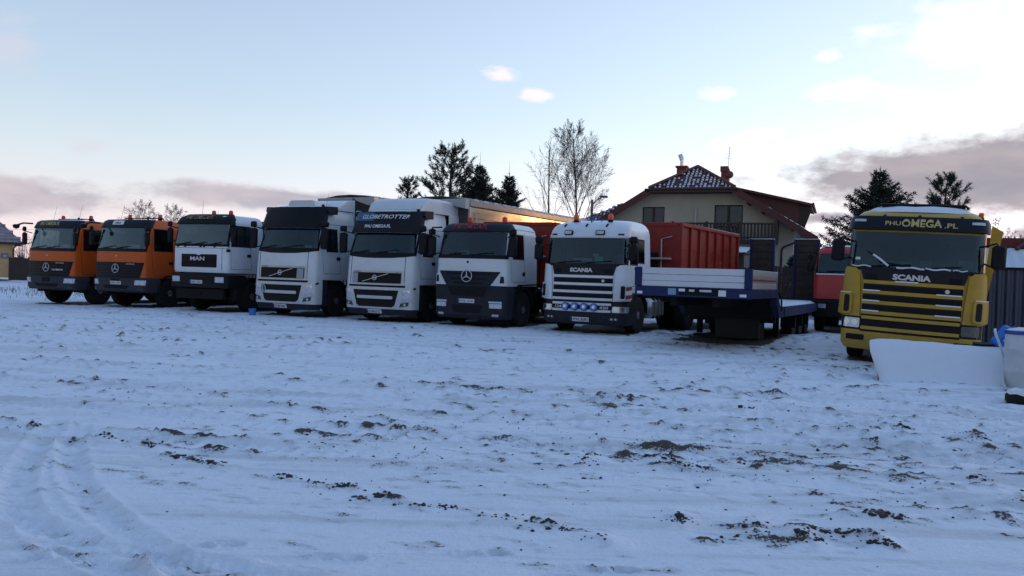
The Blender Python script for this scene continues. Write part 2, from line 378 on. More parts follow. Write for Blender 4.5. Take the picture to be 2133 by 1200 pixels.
    def disc(s, t0, z0, r, off=.01, th=.02, n=16, m=None):
        return s.patch([(t0 + r * math.cos(2 * math.pi * i / n), z0 + r * math.sin(2 * math.pi * i / n)) for i in range(n)], off, th, 0, m)
    def ring(s, t0, z0, r, rr=.012, off=.02, n=24, m=None):
        m = m or M(); pts = [s.P(t0 + r * math.cos(2 * math.pi * i / n), z0 + r * math.sin(2 * math.pi * i / n), off) for i in range(n + 1)]; return m.tube(pts, rr, 5)
def rect(t0, t1, z0, z1, c=0.0):
    if c <= 0: return [(t0, z0), (t1, z0), (t1, z1), (t0, z1)]
    return [(t0 + c, z0), (t1 - c, z0), (t1 - c * .3, z0 + c * .3), (t1, z0 + c), (t1, z1 - c), (t1 - c * .3, z1 - c * .3), (t1 - c, z1), (t0 + c, z1), (t0 + c * .3, z1 - c * .3), (t0, z1 - c), (t0, z0 + c), (t0 + c * .3, z0 + c * .3)]

# ------------------------------------------------------------------ pieces shared by the lorries
_TY = {}
def wheel(parent, x, y, r=.5, w=.3, g=1, rim=STEEL, z=None):
    """tyre (the wheel part) with its rim below it; g = which side the rim faces"""
    key = (r, w)
    if key not in _TY:
        t = M(); h = w / 2; prof = [(-h * .9, r * .56), (-h, r * .7), (-h, r * .9), (-h * .82, r * .985)]
        for k in range(4): a = -h * .75 + k * h * .4; prof += [(a, r), (a + h * .28, r), (a + h * .3, r * .972), (a + h * .38, r * .972)]
        prof += [(h * .82, r * .985), (h, r * .9), (h, r * .7), (h * .9, r * .56)]
        t.lathe(prof, axis='x', n=36)
        ri = M(); ri.lathe([(-h * .85, r * .58), (h * .8, r * .58), (h * .86, r * .55), (h * .55, r * .5), (h * .3, r * .33), (h * .42, r * .3), (h * .62, r * .22), (h * .95, r * .2), (h * 1.0, r * .12), (h, 0.01)], axis='x', n=20)
        for k in range(10):
            a = 2 * math.pi * k / 10; ri.lathe([(h * .3, .014), (h * .5, .014)], (0, r * .38 * math.cos(a), r * .38 * math.sin(a)), 'x', 6)
        to = obj('wheel', t, RUBBER); ro = obj('rim', ri, rim)
        _TY[key] = (to.data, ro.data); bpy.data.objects.remove(to); bpy.data.objects.remove(ro)
    a = link('wheel', _TY[key][0], parent, (x, y, r if z is None else z), (0, 0, 0 if g > 0 else math.pi))
    link('rim', _TY[key][1], a); return a
def beacon(parent, x, y, z, mat=AMBER, r=.062, h=.15, dome=False):
    o = obj('beacon', M().lathe([(0, r * .9), (.03, r), (h * .8, r * .92), (h * .93, r * .75), (h, r * .2)] if not dome else [(0, r * .8), (.02, r * .95), (h * .35, r * 1.1), (h * .7, r * .95), (h * .92, r * .5), (h, r * .1)], (x, y, z + .03), n=16), mat, parent)
    obj('beacon_base', M().lathe([(-.03, r * .8), (.0, r * 1.1), (.03, r * 1.1), (.035, r * .6)], (x, y, z), n=14), BLACK, o); return o
def antenna(parent, x, y, z, h=.6, lean=.12):
    obj('antenna', M().tube([(x, y, z), (x + lean * .4, y + .03, z + h * .5), (x + lean, y + .05, z + h)], .006, 5, .003).lathe([(-.02, .02), (.03, .012)], (x, y, z), n=8), BLACK, parent)
def mirror(parent, g, x, y, z0, z1, w=.22, d=.1, arms=((2.75,),), small=True, mat=BLACK, ax=1.12, ay=.3):
    m = M().box(min(g * x, g * (x + w)), max(g * x, g * (x + w)), y - d / 2, y + d / 2, z0, z1, .045)
    o = obj('mirror', m, mat, parent)
    obj('mirror_arm', M().tube([(g * ax, ay, z1 - .02), (g * (x + w * .3), y - .02, z1 + .04), (g * (x + w * .5), y, z1 - .05)], .018, 6).tube([(g * ax, ay, z0 + .1), (g * (x + w * .2), y, z0 + .03), (g * (x + w * .5), y, z0 + .08)], .018, 6), BLACK, o)
    if small:
        obj('wide_angle_mirror', M().box(min(g * (x + .01), g * (x + w * .92)), max(g * (x + .01), g * (x + w * .92)), y - d * .55, y + d * .4, z1 + .03, z1 + .21, .04), mat, o)
    obj('mirror_glass', M().box(min(g * (x + .02), g * (x + w - .02)), max(g * (x + .02), g * (x + w - .02)), y + d / 2 + .001, y + d / 2 + .006, z0 + .03, z1 - .03), CHROME, o)
def wiper(parent, cab, t0, z0, t1, z1, off=.03):
    m = M(); k = 5; pts = [cab.P(t0 + (t1 - t0) * i / k, z0 + (z1 - z0) * i / k, off) for i in range(k + 1)]
    obj('wiper', m.tube(pts, .011, 5), BLACK, parent)
def plate(parent, cab, t0, z0, txt, w=.52, h=.112, off=.02):
    o = obj('number_plate', cab.patch(rect(t0 - w / 2, t0 + w / 2, z0, z0 + h), off, .014), PLATE, parent)
    obj('plate_band', cab.patch(rect(t0 - w / 2 + .004, t0 - w / 2 + .05, z0 + .004, z0 + h - .004), off + .003, .002), EUBLUE, o)
    tag(obj('plate_lettering', cab.text(txt, t0 + .022, z0 + h * .16, h * .66, off + .004, .01, width=w * .82), INK, o), kind='stuff')
def interior(parent, zf, zw, zt, y0, yb, w, seats=True, load=True):
    """dark cabin: floor, rear wall, roof lining, dashboard, seats, steering wheel"""
    m = M(); m.box(-w + .07, w - .07, yb - .14, yb - .07, zf, zt - .02); m.box(-w + .07, w - .07, y0 + .5, yb - .07, zt - .03, zt); m.box(-w + .07, w - .07, y0 + .3, yb - .07, zf, zf + .04)
    for g in (-1, 1): m.box(min(g * (w - .06), g * (w - .09)), max(g * (w - .06), g * (w - .09)), y0 + .62, yb - .08, zf, zw - .02)
    c = obj('cabin', m, CABIN, parent)
    d = obj('dashboard', M().prism([(y0 + .24, zf + .2), (y0 + .24, zw - .03), (y0 + .5, zw + .03), (y0 + .72, zw - .06), (y0 + .7, zf + .2)], 'x', -w + .12, w - .12), BLACK, parent)
    if seats:
        for g in (-1, 1):
            s_ = obj('seat', M().box(g * .62 - .25, g * .62 + .25, y0 + .95, y0 + 1.42, zf + .1, zf + .55, .06).box(g * .62 - .24, g * .62 + .24, y0 + 1.34, y0 + 1.5, zf + .45, zw + .42, .06), SEAT, parent)
            obj('headrest', M().box(g * .62 - .13, g * .62 + .13, y0 + 1.36, y0 + 1.46, zw + .43, zw + .62, .04), SEAT, s_)
        pts = [(.62 + .22 * math.cos(q), y0 + .82 - .08 * math.sin(q), zw + .04 + .2 * math.sin(q)) for q in [2 * math.pi * i / 16 for i in range(17)]]
        obj('steering_wheel', M().tube(pts, .018, 6).tube([(.62, y0 + .84, zw + .04), (.62, y0 + .6, zw - .15)], .03, 6), BLACK, parent)
    return d
def chassis(parent, y0, y1, z=.95, w=.42, axles=(), rr=.5, dual=True, front=1.35, fr=.5, fw=.3, fx=1.02):
    m = M()
    for g in (-1, 1): m.box(g * w - .045, g * w + .045, y0, y1, z - .25, z)
    for k in range(int((y1 - y0) / 1.3) + 1): m.box(-w + .045, w - .045, y0 + .1 + k * 1.3, y0 + .22 + k * 1.3, z - .2, z - .05)
    m.tube([(-.95, front, fr), (.95, front, fr)], .09, 8)
    for a in axles: m.tube([(-.95, a, rr), (.95, a, rr)], .11, 8).lathe([(-.22, .1), (-.12, .24), (.12, .24), (.22, .1)], (0, a, rr), 'x', 12)
    m.box(-.4, .4, .5, 1.3, .5, 1.0)
    obj('chassis_frame', m, CHASS, parent)
    for g in (-1, 1):
        wheel(parent, g * fx, front, fr, fw, g)
        mg = M(); k = 9; pr = [(front + (fr + .09) * math.cos(math.pi * i / k), fr + .04 + (fr + .09) * math.sin(math.pi * i / k)) for i in range(k + 1)]
        pr = pr + [(front + (fr + .06) * math.cos(math.pi * i / k), fr + .04 + (fr + .06) * math.sin(math.pi * i / k)) for i in range(k, -1, -1)]
        obj('mudguard', mg.prism(pr, 'x', min(g * (fx - .2), g * 1.21), max(g * (fx - .2), g * 1.21)), CHASS, parent)
        for a in axles:
            wheel(parent, g * (fx - .03), a, rr, .27, g)
            if dual: wheel(parent, g * (fx - .34), a, rr, .27, -g)
def side_bits(T, cab, body_mat, y0, y1, z0, z1, handle=True, step=True, seam=TRIM):
    """door seam lines and handle on both sides, cab steps"""
    for g in (-1, 1):
        d = obj('door_seam', cab.patch(rect(y0, y0 + .012, z0, z1), .002, .004, g).add(*(lambda m: (m.v, m.f))(cab.patch(rect(y1 - .012, y1, z0, z1), .002, .004, g))).add(*(lambda m: (m.v, m.f))(cab.patch(rect(y0, y1, z0, z0 + .012), .002, .004, g))), seam, T)
        if handle: obj('door_handle', cab.patch(rect(y1 - .24, y1 - .06, z0 + .42, z0 + .52, .02), .018, .02, g), BLACK, T)
def snow_slab(name, parent, fx, nx, ny, th=.05, seed=0, mat=None, edge=.25):
    """lumpy snow lying on fx(u, v) -> point, u and v in 0..1"""
    rg = np.random.default_rng(seed); n1 = rg.random((8, 8)); V = []; F = []
    def ns(u, v):
        a, b = u * 6.5, v * 6.5; i, j = int(a), int(b); p, q = a - i, b - j
        return (n1[i, j] * (1 - p) + n1[i + 1, j] * p) * (1 - q) + (n1[i, j + 1] * (1 - p) + n1[i + 1, j + 1] * p) * q
    for i in range(nx + 1):
        for j in range(ny + 1):
            u, v = i / nx, j / ny; e = min(u, 1 - u, v, 1 - v) / edge; e = min(1, e) ** .6
            p = Vector(fx(u, v)); V.append(p + Vector((0, 0, th * e * (.45 + .8 * ns(u, v)) - .004)))
    F = [(i * (ny + 1) + j, (i + 1) * (ny + 1) + j, (i + 1) * (ny + 1) + j + 1, i * (ny + 1) + j + 1) for i in range(nx) for j in range(ny)]
    m = M().add(V, F); o = obj(name, m, mat or SNOW, parent, angle=80, recalc=False); return o
def row_pos(s, c=0, fwd=0): return (-16.6 + .927 * (s + c) - .375 * fwd, 29 - .375 * (s + c) - .927 * fwd, 0)

# ------------------------------------------------------------------ lorries
def _sub(s, z0, z1, yb=None):
    rows = [s.sec(z0)] + [r for r in s.rows if z0 + 1e-4 < r[0] < z1 - 1e-4] + [s.sec(z1)]
    rows[0] = (z0,) + tuple(rows[0][1:]); rows[-1] = (z1,) + tuple(rows[-1][1:])
    return Cab([tuple(r[:5]) + ((r[5] if yb is None else yb),) for r in rows])
Cab.sub = _sub
def star_emblem(T, cab, t0, z0, r, off=.035):
    m = cab.ring(t0, z0, r, .013, off)
    for k in range(3):
        a = math.pi / 2 + k * 2 * math.pi / 3; p = cab.P(t0, z0, off); q = cab.P(t0 + r * math.cos(a), z0 + r * math.sin(a), off); m.tube([p, q], .024, 4, .007)
    obj('star_emblem', m, SILVER, T)
def windows(T, parts, g1=GLASS, g2=GLASSD):
    obj('windscreen', parts[1], g1, T, recalc=False)
    for p in parts[2:]:
        if p.v: obj('side_window', p, g2, T, recalc=False)
def frame_ws(T, c, z0, z1, tw, zb, mat=BLACK):
    """black surround of the windscreen: sill band and two pillars"""
    obj('windscreen_sill', c.patch(zb, .008, .02), mat, T)
    for g in (-1, 1):
        a = tw; q = [(g * a, z0), (g * (a + .07), z0), (g * (a + .07), z1), (g * a, z1)]
        obj('pillar_trim', c.patch(q, .008, .02), mat, T)
def frame_side(T, c, z0, z1, y0, y1, mat=BLACK, w=.035):
    for g in (-1, 1):
        m = M()
        for q in (rect(y0 - w, y1 + w, z0 - w, z0), rect(y0 - w, y1 + w, z1, z1 + w), rect(y0 - w, y0, z0, z1), rect(y1, y1 + w, z0, z1)):
            p = c.patch(q, .006, .02, g); m.add(p.v, p.f)
        obj('window_seal', m, mat, T)
def lamp_unit(T, c, poly, mat=LAMP, off=.012, refl=None, name='headlight'):
    o = obj(name, c.patch(poly, off, .03), mat, T)
    for (t, z, r) in (refl or []):
        obj('reflector', c.disc(t, z, r, off + .006, .01, 12), CHROME, o)
    return o

# --- two orange tippers
CLEARG = glass('clear_windscreen', (.55, .64, .68), 2.6, .12)
def orange_truck(label, s, cshift, plate_at, letters, snowy, group):
    T = thing('tipper_truck', label, 'truck', row_pos(s, cshift), R(-22), group); T.location.z = -.065 if s < 1 else -.025
    c = Cab([(.55, .1, 1.17, .2, .08, 1.8), (.62, .02, 1.2, .22, .09, 1.8), (.98, .0, 1.2, .22, .09, 1.8), (1.06, .05, 1.16, .2, .08, 1.8), (1.95, .06, 1.16, .2, .08, 1.85), (2.05, .08, 1.15, .2, .08, 1.85), (2.78, .22, 1.12, .2, .08, 1.85), (2.98, .3, 1.09, .24, .08, 1.85), (3.07, .44, 1.02, .3, .07, 1.8), (3.1, .7, .9, .36, .05, 1.75)])
    up = c.sub(1.06, 3.1); sh = up.shell(ws=(2.05, 2.78, .5), sw=[(2.02, 2.74, .62, 1.42)], side_ys=(1.7,))
    obj('cab_body', sh[0], ORANGE, T); windows(T, sh, CLEARG); interior(T, 1.15, 2.02, 2.95, .1, 1.85, 1.14)
    frame_ws(T, c, 2.0, 2.8, 1.14, [(-1.2, 1.95), (1.2, 1.95), (1.2, 2.06), (-1.2, 2.06)]); frame_side(T, c, 2.02, 2.74, .62, 1.42)
    v = obj('sun_visor', c.patch([(-1.22, 2.78), (1.22, 2.78), (1.22, 3.0), (1.15, 3.04), (-1.15, 3.04), (-1.22, 3.0)], .05, .05), TRIM, T)
    if letters == 'gold':
        obj('visor_lettering', c.text('PHU OMEGA.PL', -.12, 2.86, .12, .075, .02, width=1.0), GOLD, v)
    else:
        sgn = obj('visor_sign', c.patch(rect(-.42, .1, 2.87, 2.99), .056, .006), WHITEL, v); obj('sign_lettering', c.text('OMEGA', -.16, 2.9, .06, .06, .02), INK, sgn)
    obj('grille', c.patch([(-1.14, 1.58), (-1.0, 1.04), (1.0, 1.04), (1.14, 1.58)], .015, .02), BLACK, T)
    for k in range(5):
        z = 1.12 + k * .095; w = 1.0 + (z - 1.04) * .22 - .06
        obj('grille_slat', c.patch(rect(-w, w, z, z + .035), .03, .02), TRIM, T)
    star_emblem(T, c, -.02, 1.36, .15); obj('model_lettering', c.text('ACTROS', .62, 1.5, .045, .035, .01, width=.36), SILVER, T)
    obj('cab_badge', c.disc(-.02, 1.8, .03, .012, .01, 10), SILVER, T)
    b = c.sub(.55, 1.06, .85).shell(); bo = obj('bumper', b[0], GREYB, T)
    obj('air_intake', c.patch([(-.62, .78), (.62, .78), (.5, .66), (-.5, .66)], .006, .01), CHASS, bo)
    obj('tow_hatch', c.patch(rect(-.2, .2, .84, 1.0), .008, .01), CHASS, bo)
    for g in (-1, 1):
        lamp_unit(T, c, [(g * .82, .8), (g * 1.22, .8), (g * 1.25, .97), (g * .86, .97)], LAMP, .012, [(g * .95, .885, .06), (g * 1.1, .885, .06)])
        lamp_unit(T, c, rect(*sorted((g * .95, g * 1.15)), .62, .68), LAMPD, .01, name='fog_lamp')
        obj('step_panel', M().box(min(g * .95, g * 1.16), max(g * .95, g * 1.16), .55, .92, .45, 1.06, .03), CHASS, T)
        obj('indicator', c.patch(rect(*sorted((g * 1.27, g * 1.42)), 1.25, 1.38), .01, .02), AMBER if False else ORANGE, T)
    plate(T, c, *plate_at, 'WWL 17350')
    side_bits(T, c, ORANGE, .58, 1.5, 1.12, 2.85)
    for g in (-1, 1): mirror(T, g, 1.2, .12, 2.15, 2.62, .2, .1)
    obj('front_mirror', M().tube([(-1.1, .3, 2.95), (-1.2, 0, 2.95), (-1.22, -.25, 2.86)], .03, 6).lathe([(-.14, .02), (-.1, .1), (0, .12), (.03, .05)], (-1.22, -.27, 2.86), 'z', 12), BLACK, T)
    for x in (-.72, .72): beacon(T, x, 1.25, 3.13, REDB, .07, .16)
    antenna(T, -.62, .75, 3.08, .55, .12); antenna(T, .75, .7, 3.08, .55, .12)
    obj('roof_bar', M().tube([(-.95, 1.2, 3.1), (-.9, 1.2, 3.18), (.9, 1.2, 3.18), (.95, 1.2, 3.1)], .02, 6).tube([(.5, 1.0, 3.17), (.5, 1.15, 3.17)], .03, 8, .02).lathe([(-.05, .06), (0, .03)], (.5, .95, 3.17), 'y', 10), TRIM, T)
    for t0, t1 in ((-.75, -.1), (-.05, .6)): wiper(T, c, t0, 2.06, t1, 2.14)
    obj('dash_papers', M().box(.1, .62, .46, .5, 2.06, 2.2).box(-.7, -.5, .46, .5, 2.06, 2.14), PAPER, T)
    if snowy: snow_slab('roof_snow', T, lambda u, w: (-.95 + 1.9 * u, .5 + 1.25 * w, 3.085), 14, 8, .06, s and 3 or 2)
    chassis(T, .6, 7.2, axles=(4.6, 5.95), fr=.52, rr=.52)
    obj('tank', M().box(.62, 1.14, 2.35, 3.4, .48, 1.0, .06), ALU, T)
    obj('tipper_body', M().prism([(-1.2, 2.72), (-1.15, 1.25), (1.15, 1.25), (1.2, 2.72)], 'y', 2.15, 6.9), pm('tipper_grey', (.09, .09, .095), .6, grime=.4), T)
    return T
orange_truck('leftmost orange tipper truck with snow on its roof and gold visor lettering', 0, -.35, (.48, 1.225), 'gold', True, 'orange tipper trucks')
orange_truck('second orange tipper truck, white sign on its visor, plate low on the bumper', 3.37, -.33, (.02, .81), 'sign', False, 'orange tipper trucks')

# --- white truck with the rounded dark visor
def man_truck():
    T = thing('tipper_truck', 'white flat-nosed truck with black bumper between orange truck and tall white tractor', 'truck', row_pos(6.88, -.2), R(-22))
    c = Cab([(.8, .02, 1.2, .12, .05, 1.8), (1.22, 0, 1.22, .12, .05, 1.8), (1.3, .08, 1.14, .14, .05, 1.85), (1.4, .06, 1.15, .14, .05, 1.85), (2.2, .06, 1.15, .14, .05, 1.85), (2.92, .16, 1.12, .16, .06, 1.85), (3.08, .24, 1.08, .2, .06, 1.85), (3.18, .42, 1.0, .28, .06, 1.8), (3.22, .7, .88, .34, .05, 1.75)])
    sh = c.sub(1.3, 3.22).shell(ws=(2.22, 2.92, .5), sw=[(2.2, 2.84, .32, .52), (2.2, 2.84, .56, 1.2)], side_ys=(1.7,))
    obj('cab_body', sh[0], WHITE_B, T); windows(T, sh, CLEARG); interior(T, 1.4, 2.2, 3.0, .1, 1.85, 1.14)
    frame_ws(T, c, 2.2, 2.94, 1.1, [(-1.18, 2.16), (1.18, 2.16), (1.18, 2.24), (-1.18, 2.24)]); frame_side(T, c, 2.2, 2.84, .32, .52); frame_side(T, c, 2.2, 2.84, .56, 1.2)
    v = obj('sun_visor', c.patch([(-1.22, 2.9), (1.22, 2.9), (1.2, 3.06), (1.0, 3.18), (-1.0, 3.18), (-1.2, 3.06)], .07, .06), BLACK, T)
    obj('visor_lettering', c.text('PHU OMEGA.PL', -.1, 3.02, .1, .095, .02, width=1.15), pm('dull_gold_letters', (.22, .18, .09), .6), v)
    obj('roof_light', c.patch(rect(.78, .9, 3.08, 3.11), .078, .01), SILVER, v)
    g_ = obj('grille', c.patch([(-.72, 1.47), (.72, 1.47), (.74, 1.5), (.74, 1.9), (.1, 1.9), (.06, 1.87), (-.06, 1.87), (-.1, 1.9), (-.74, 1.9), (-.74, 1.5)], .01, .02), BLACK, T)
    for k in range(7): obj('grille_slat', c.patch(rect(-.7, .7, 1.5 + k * .048, 1.518 + k * .048), .02, .012), CHASS, g_)
    obj('brand_lettering', c.text('MAN', -.03, 1.69, .13, .03, .03, width=.6), SILVER, T)
    obj('panel_seam', c.patch(rect(.93, .945, 1.4, 2.12), .003, .004).add(*(lambda m: (m.v, m.f))(c.patch(rect(-1.12, 1.12, 2.1, 2.112), .003, .004))), TRIM, T)
    b = obj('bumper', c.sub(.8, 1.25, .9).shell()[0], BLACK, T)
    for g in (-1, 1):
        lamp_unit(T, c, rect(*sorted((g * .74, g * 1.08)), .98, 1.16, .02), LAMP, .012, [(g * .83, 1.07, .06), (g * .98, 1.07, .055)])
        obj('step_panel', M().box(min(g * .9, g * 1.18), max(g * .9, g * 1.18), .5, .85, .4, .82, .03), CHASS, T)
    plate(T, c, -.03, .93, 'WWL 72815'); side_bits(T, c, WHITE, .3, 1.3, 1.42, 2.9)
    obj('bumper_beam', M().box(-1.0, 1.0, .12, .3, .42, .78, .03).box(-.5, .1, .08, .14, .56, .66, .02), CHASS, T)
    for g in (-1, 1): mirror(T, g, 1.24, .15, 2.28, 2.78, .2, .12)
    obj('kerb_mirror', M().box(1.18, 1.3, .0, .1, 1.98, 2.08, .02).tube([(1.16, .2, 2.25), (1.24, .06, 2.1)], .01, 5), BLACK, T)
    for x in (.02, .74): beacon(T, x, .7, 3.22, REDB, .07, .14)
    antenna(T, -.35, .55, 3.16, .6, .0); antenna(T, .3, .55, 3.2, .16, .0)
    for t0, t1 in ((-.85, -.35), (-.2, .3), (.45, .9)): wiper(T, c, t0, 2.22, t1, 2.3)
    for t0 in (-.95, -.62, .05, .2, .62): obj('wiper_arm_base', c.patch(rect(t0, t0 + .06, 2.13, 2.22), .03, .03), BLACK, T)
    chassis(T, .6, 7.6, axles=(4.8, 6.15), fr=.52, rr=.52)
    obj('tipper_body', M().prism([(-1.2, 2.95), (-1.15, 1.3), (1.15, 1.3), (1.2, 2.95)], 'y', 2.1, 7.2), pm('tipper_green_grey', (.05, .055, .055), .7, grime=.4), T)
    obj('rolled_tarpaulin', M().tube([(1.15, 2.0, 3.05), (1.12, 3.5, 3.08), (1.15, 5, 3.04), (1.15, 7.2, 3.06)], .11, 10).box(-1.2, 1.2, 2.02, 2.14, 2.6, 3.12, .03), pm('tarpaulin_dark', (.07, .075, .072), .8, bump=.6, bscale=14), T)
man_truck()

# --- two tall white tractors
def volvo_truck(label, s, cshift, kz, first, group):
    T = thing('semi_truck', label, 'truck', row_pos(s, cshift), R(-25), group); T.scale = (1, 1, kz)
    c = Cab([(.22, .12, 1.15, .26, .1, 2.25), (.4, .03, 1.22, .28, .1, 2.25), (.95, .0, 1.23, .28, .1, 2.25), (1.1, .02, 1.22, .28, .1, 2.25), (1.9, .07, 1.21, .28, .1, 2.25), (2.05, .11, 1.2, .28, .1, 2.25), (2.68, .31, 1.15, .26, .1, 2.25), (3.2, .5, 1.09, .26, .1, 2.25), (3.32, .58, 1.05, .3, .1, 2.25), (3.39, .72, .98, .34, .08, 2.22), (3.42, 1.0, .85, .4, .05, 2.15)])
    sh = c.sub(1.14, 3.42).shell(ws=(2.05, 2.68, .67), sw=[(2.02, 2.66, .78, 1.3)], side_ys=(1.5, 2.1))
    obj('cab_body', sh[0], WHITE, T); windows(T, sh); interior(T, 1.2, 2.02, 2.9, .1, 2.25, 1.18)
    frame_ws(T, c, 2.02, 2.7, 1.2, [(-1.27, 2.0), (-.95, 1.955), (-.5, 1.92), (0, 1.91), (.5, 1.92), (.95, 1.955), (1.27, 2.0), (1.27, 2.08), (-1.27, 2.08)]); frame_side(T, c, 2.02, 2.66, .78, 1.3)
    # visor stands proud of the roof front
    v = obj('sun_visor', c.patch([(-1.26, 2.74), (-1.1, 2.66), (1.1, 2.66), (1.26, 2.74), (1.2, 3.2), (1.1, 3.26), (-1.1, 3.26), (-1.2, 3.2)], .13, .05), TRIM if not first else BLACK, T)
    for g in (-1, 1): obj('visor_bracket', c.patch(rect(*sorted((g * 1.2, g * 1.34)), 2.72, 2.86, .03), .13, .12), BLACK, T)
    obj('visor_top', c.patch(rect(-1.12, 1.12, 3.2, 3.26), .126, .13), BLACK, v)
    if not first:
        obj('visor_blue_panel', c.patch(rect(-1.02, -.3, 3.0, 3.22, .03), .134, .006), pm('visor_blue_print', (.02, .09, .2), .5, var=.5, vscale=6), v)  # blue panel on the visor, no emission
        obj('visor_lettering', c.text('GLOBETROTTER', 0.06, 3.06, .12, .142, .012, .28, width=1.62), WHITEL, v)
        obj('visor_lettering', c.text('PHU OMEGA.PL', -.12, 2.78, .1, .14, .02, width=.92), WHITEL, v)
    # bonnet seam, upper grille with diagonal bar
    obj('bonnet_seam', c.patch(rect(.95, .965, 1.16, 1.96), .003, .004).add(*(lambda m: (m.v, m.f))(c.patch(rect(-.965, -.95, 1.16, 1.96), .003, .004))), TRIM, T)
    fr = obj('grille_frame', c.patch(rect(-.88, .88, 1.15, 1.53, .03), .012, .02), ALU, T)
    g_ = obj('grille', c.patch(rect(-.86, .86, 1.165, 1.475, .02), .02, .02), BLACK, T)
    for k in range(6): obj('grille_slat', c.patch(rect(-.84, .84, 1.19 + k * .047, 1.205 + k * .047), .028, .01), CHASS, g_)
    e = .62 if first else -.86; obj('grille_patch', c.patch(rect(e, e + .22, 1.17, 1.46, .01), .03, .012), pm('grey_sheet', (.25, .29, .33), .4), g_)
    m = M(); p = [c.P(-.45 + .9 * i / 6, 1.2 + .25 * i / 6, .035) for i in range(7)]; m.tube(p, .012, 4); c.ring(0, 1.325, .07, .014, .045, 18, m); m2 = c.patch(rect(-.055, .055, 1.305, 1.345), .045, .012); m.add(m2.v, m2.f)
    obj('diagonal_emblem', m, SILVER, g_); obj('brand_lettering', c.text('VOLVO', -.68, 1.485, .03, .016, .02, width=.24), INK, fr); obj('model_lettering', c.text('FH', .72, 1.485, .03, .016, .01), INK, fr)
    obj('black_strip', c.patch([(-1.0, 1.05), (1.0, 1.05), (1.0, 1.11), (-1.0, 1.11)], .006, .012), BLACK, T)
    b = obj('bumper', c.sub(.4, 1.14, .56).shell()[0], WHITE, T); lo = obj('lower_bumper', c.sub(.22, .4, .56).shell()[0], NAVYB, T)
    lg = obj('lower_grille', c.patch([(-.8, .96), (-.68, .52), (-.58, .46), (.58, .46), (.68, .52), (.8, .96)], .01, .02), BLACK, T)
    for z in (.55, .64, .86): obj('grille_slat', c.patch(rect(-.68, .68, z, z + .02), .02, .012), CHASS, lg)
    obj('grille_bar', c.patch(rect(-.64, .62, .7, .79, .02), .03, .03), WHITE, T)
    for g in (-1, 1):
        lamp_unit(T, c, [(g * .9, .66), (g * 1.12, .72), (g * 1.16, .98), (g * .95, .96)], LAMP, .012, [(g * 1.05, .88, .065), (g * 1.01, .76, .05)])
        lamp_unit(T, c, [(g * .83, .47), (g * 1.1, .51), (g * 1.12, .63), (g * .87, .58)], LAMPD, .012, [(g * 1.0, .545, .035)], 'fog_lamp')
        obj('headlight_trim', c.patch([(g * .87, .61), (g * 1.15, .66), (g * 1.15, .69), (g * .9, .645)], .02, .02), WHITE, T)
        obj('corner_vent', c.patch([(g * 1.26, .98), (g * 1.36, 1.0), (g * 1.36, 1.06), (g * 1.26, 1.04)], .008, .01), BLACK, T)
        mirror(T, g, 1.3, .34, 2.05, 2.68, .26, .13, ax=1.15, ay=.5)
        obj('step_panel', M().box(min(g * .9, g * 1.2), max(g * .9, g * 1.2), .55, .88, .35, 1.12, .03), WHITE if False else NAVYB, T)
        obj('arch_trim', M().prism([(.82 + .0, 1.16), (1.95, 1.16), (2.05, 1.0), (2.2, 1.0), (2.2, 1.3), (.82, 1.3)], 'x', min(g * 1.19, g * 1.225), max(g * 1.19, g * 1.225)), WHITE, T)
        obj('roof_mirror', M().prism([(.85, 3.12), (.7, 3.22), (.74, 3.36), (1.2, 3.38), (1.2, 3.14)], 'x', min(g * 1.08, g * 1.26), max(g * 1.08, g * 1.26)), TRIM, T)
    plate(T, c, -.03, .27, 'WGM 55847' if first else 'WGM 6XC7', off=.012)
    if first:
        d = obj('round_sign', c.disc(-.68, .83, .125, .035, .02, 20), pm('sign_green', (.01, .09, .05), .5), T); obj('sign_ring', c.ring(-.68, .83, .108, .007, .038), WHITEL, d); obj('sign_letter', c.text('L', -.68, .765, .13, .04, .01), WHITEL, d)
    side_bits(T, c, WHITE, .62, 1.5, 1.32, 2.78)
    for z in (2.82,):
        for g in (-1, 1): obj('side_panel_line', c.patch(rect(.9, 2.2, z, z + .012), .003, .005, g), TRIM, T)
    wiper(T, c, -.9, 2.06, -.3, 2.14); wiper(T, c, -.05, 2.06, .7, 2.16)
    antenna(T, .98 if first else .92, .95, 3.36, .42 if first else .22, .05); beacon(T, .9, .9, 3.36, BLACK, .05, .05)
    obj('dash_papers', M().box(-.1, .3, .5, .53, 2.06, 2.12).box(.55, .82, .5, .53, 2.06, 2.18) if first else M().box(.1, .4, .5, .53, 2.06, 2.16), GREENP, T)
    if first:
        obj('roof_hatch', M().prism([(-.55, 3.4), (-.5, 3.55), (-.42, 3.58), (.42, 3.58), (.5, 3.55), (.55, 3.4)], 'y', .95, 1.75), WHITE, T)
        obj('air_deflector', M().prism([(1.3, 3.3), (1.9, 3.62), (2.2, 3.68), (2.28, 3.68), (2.28, 2.2), (2.22, 2.2), (2.22, 3.3)], 'x', -1.12, 1.12), WHITE, T)
    else:
        m = M(); rows = []
        for y, hw, z in ((.95, .95, 3.45), (1.15, 1.0, 3.7), (1.4, 1.02, 3.81), (2.0, 1.1, 3.83), (2.9, 1.18, 3.82)):
            rows.append([(x * hw, y, 3.36 + (z - 3.36) * k) for x, k in ((-1, 0), (-1, .8), (-.95, .94), (-.85, 1), (0, 1.02), (.85, 1), (.95, .94), (1, .8), (1, 0))])
        n = 9; m.add([q for r_ in rows for q in r_], [(i * n + j, i * n + j + 1, (i + 1) * n + j + 1, (i + 1) * n + j) for i in range(4) for j in range(n - 1)] + [tuple(range(9)), tuple(range(36, 45))])
        obj('air_deflector', m, WHITE, T)
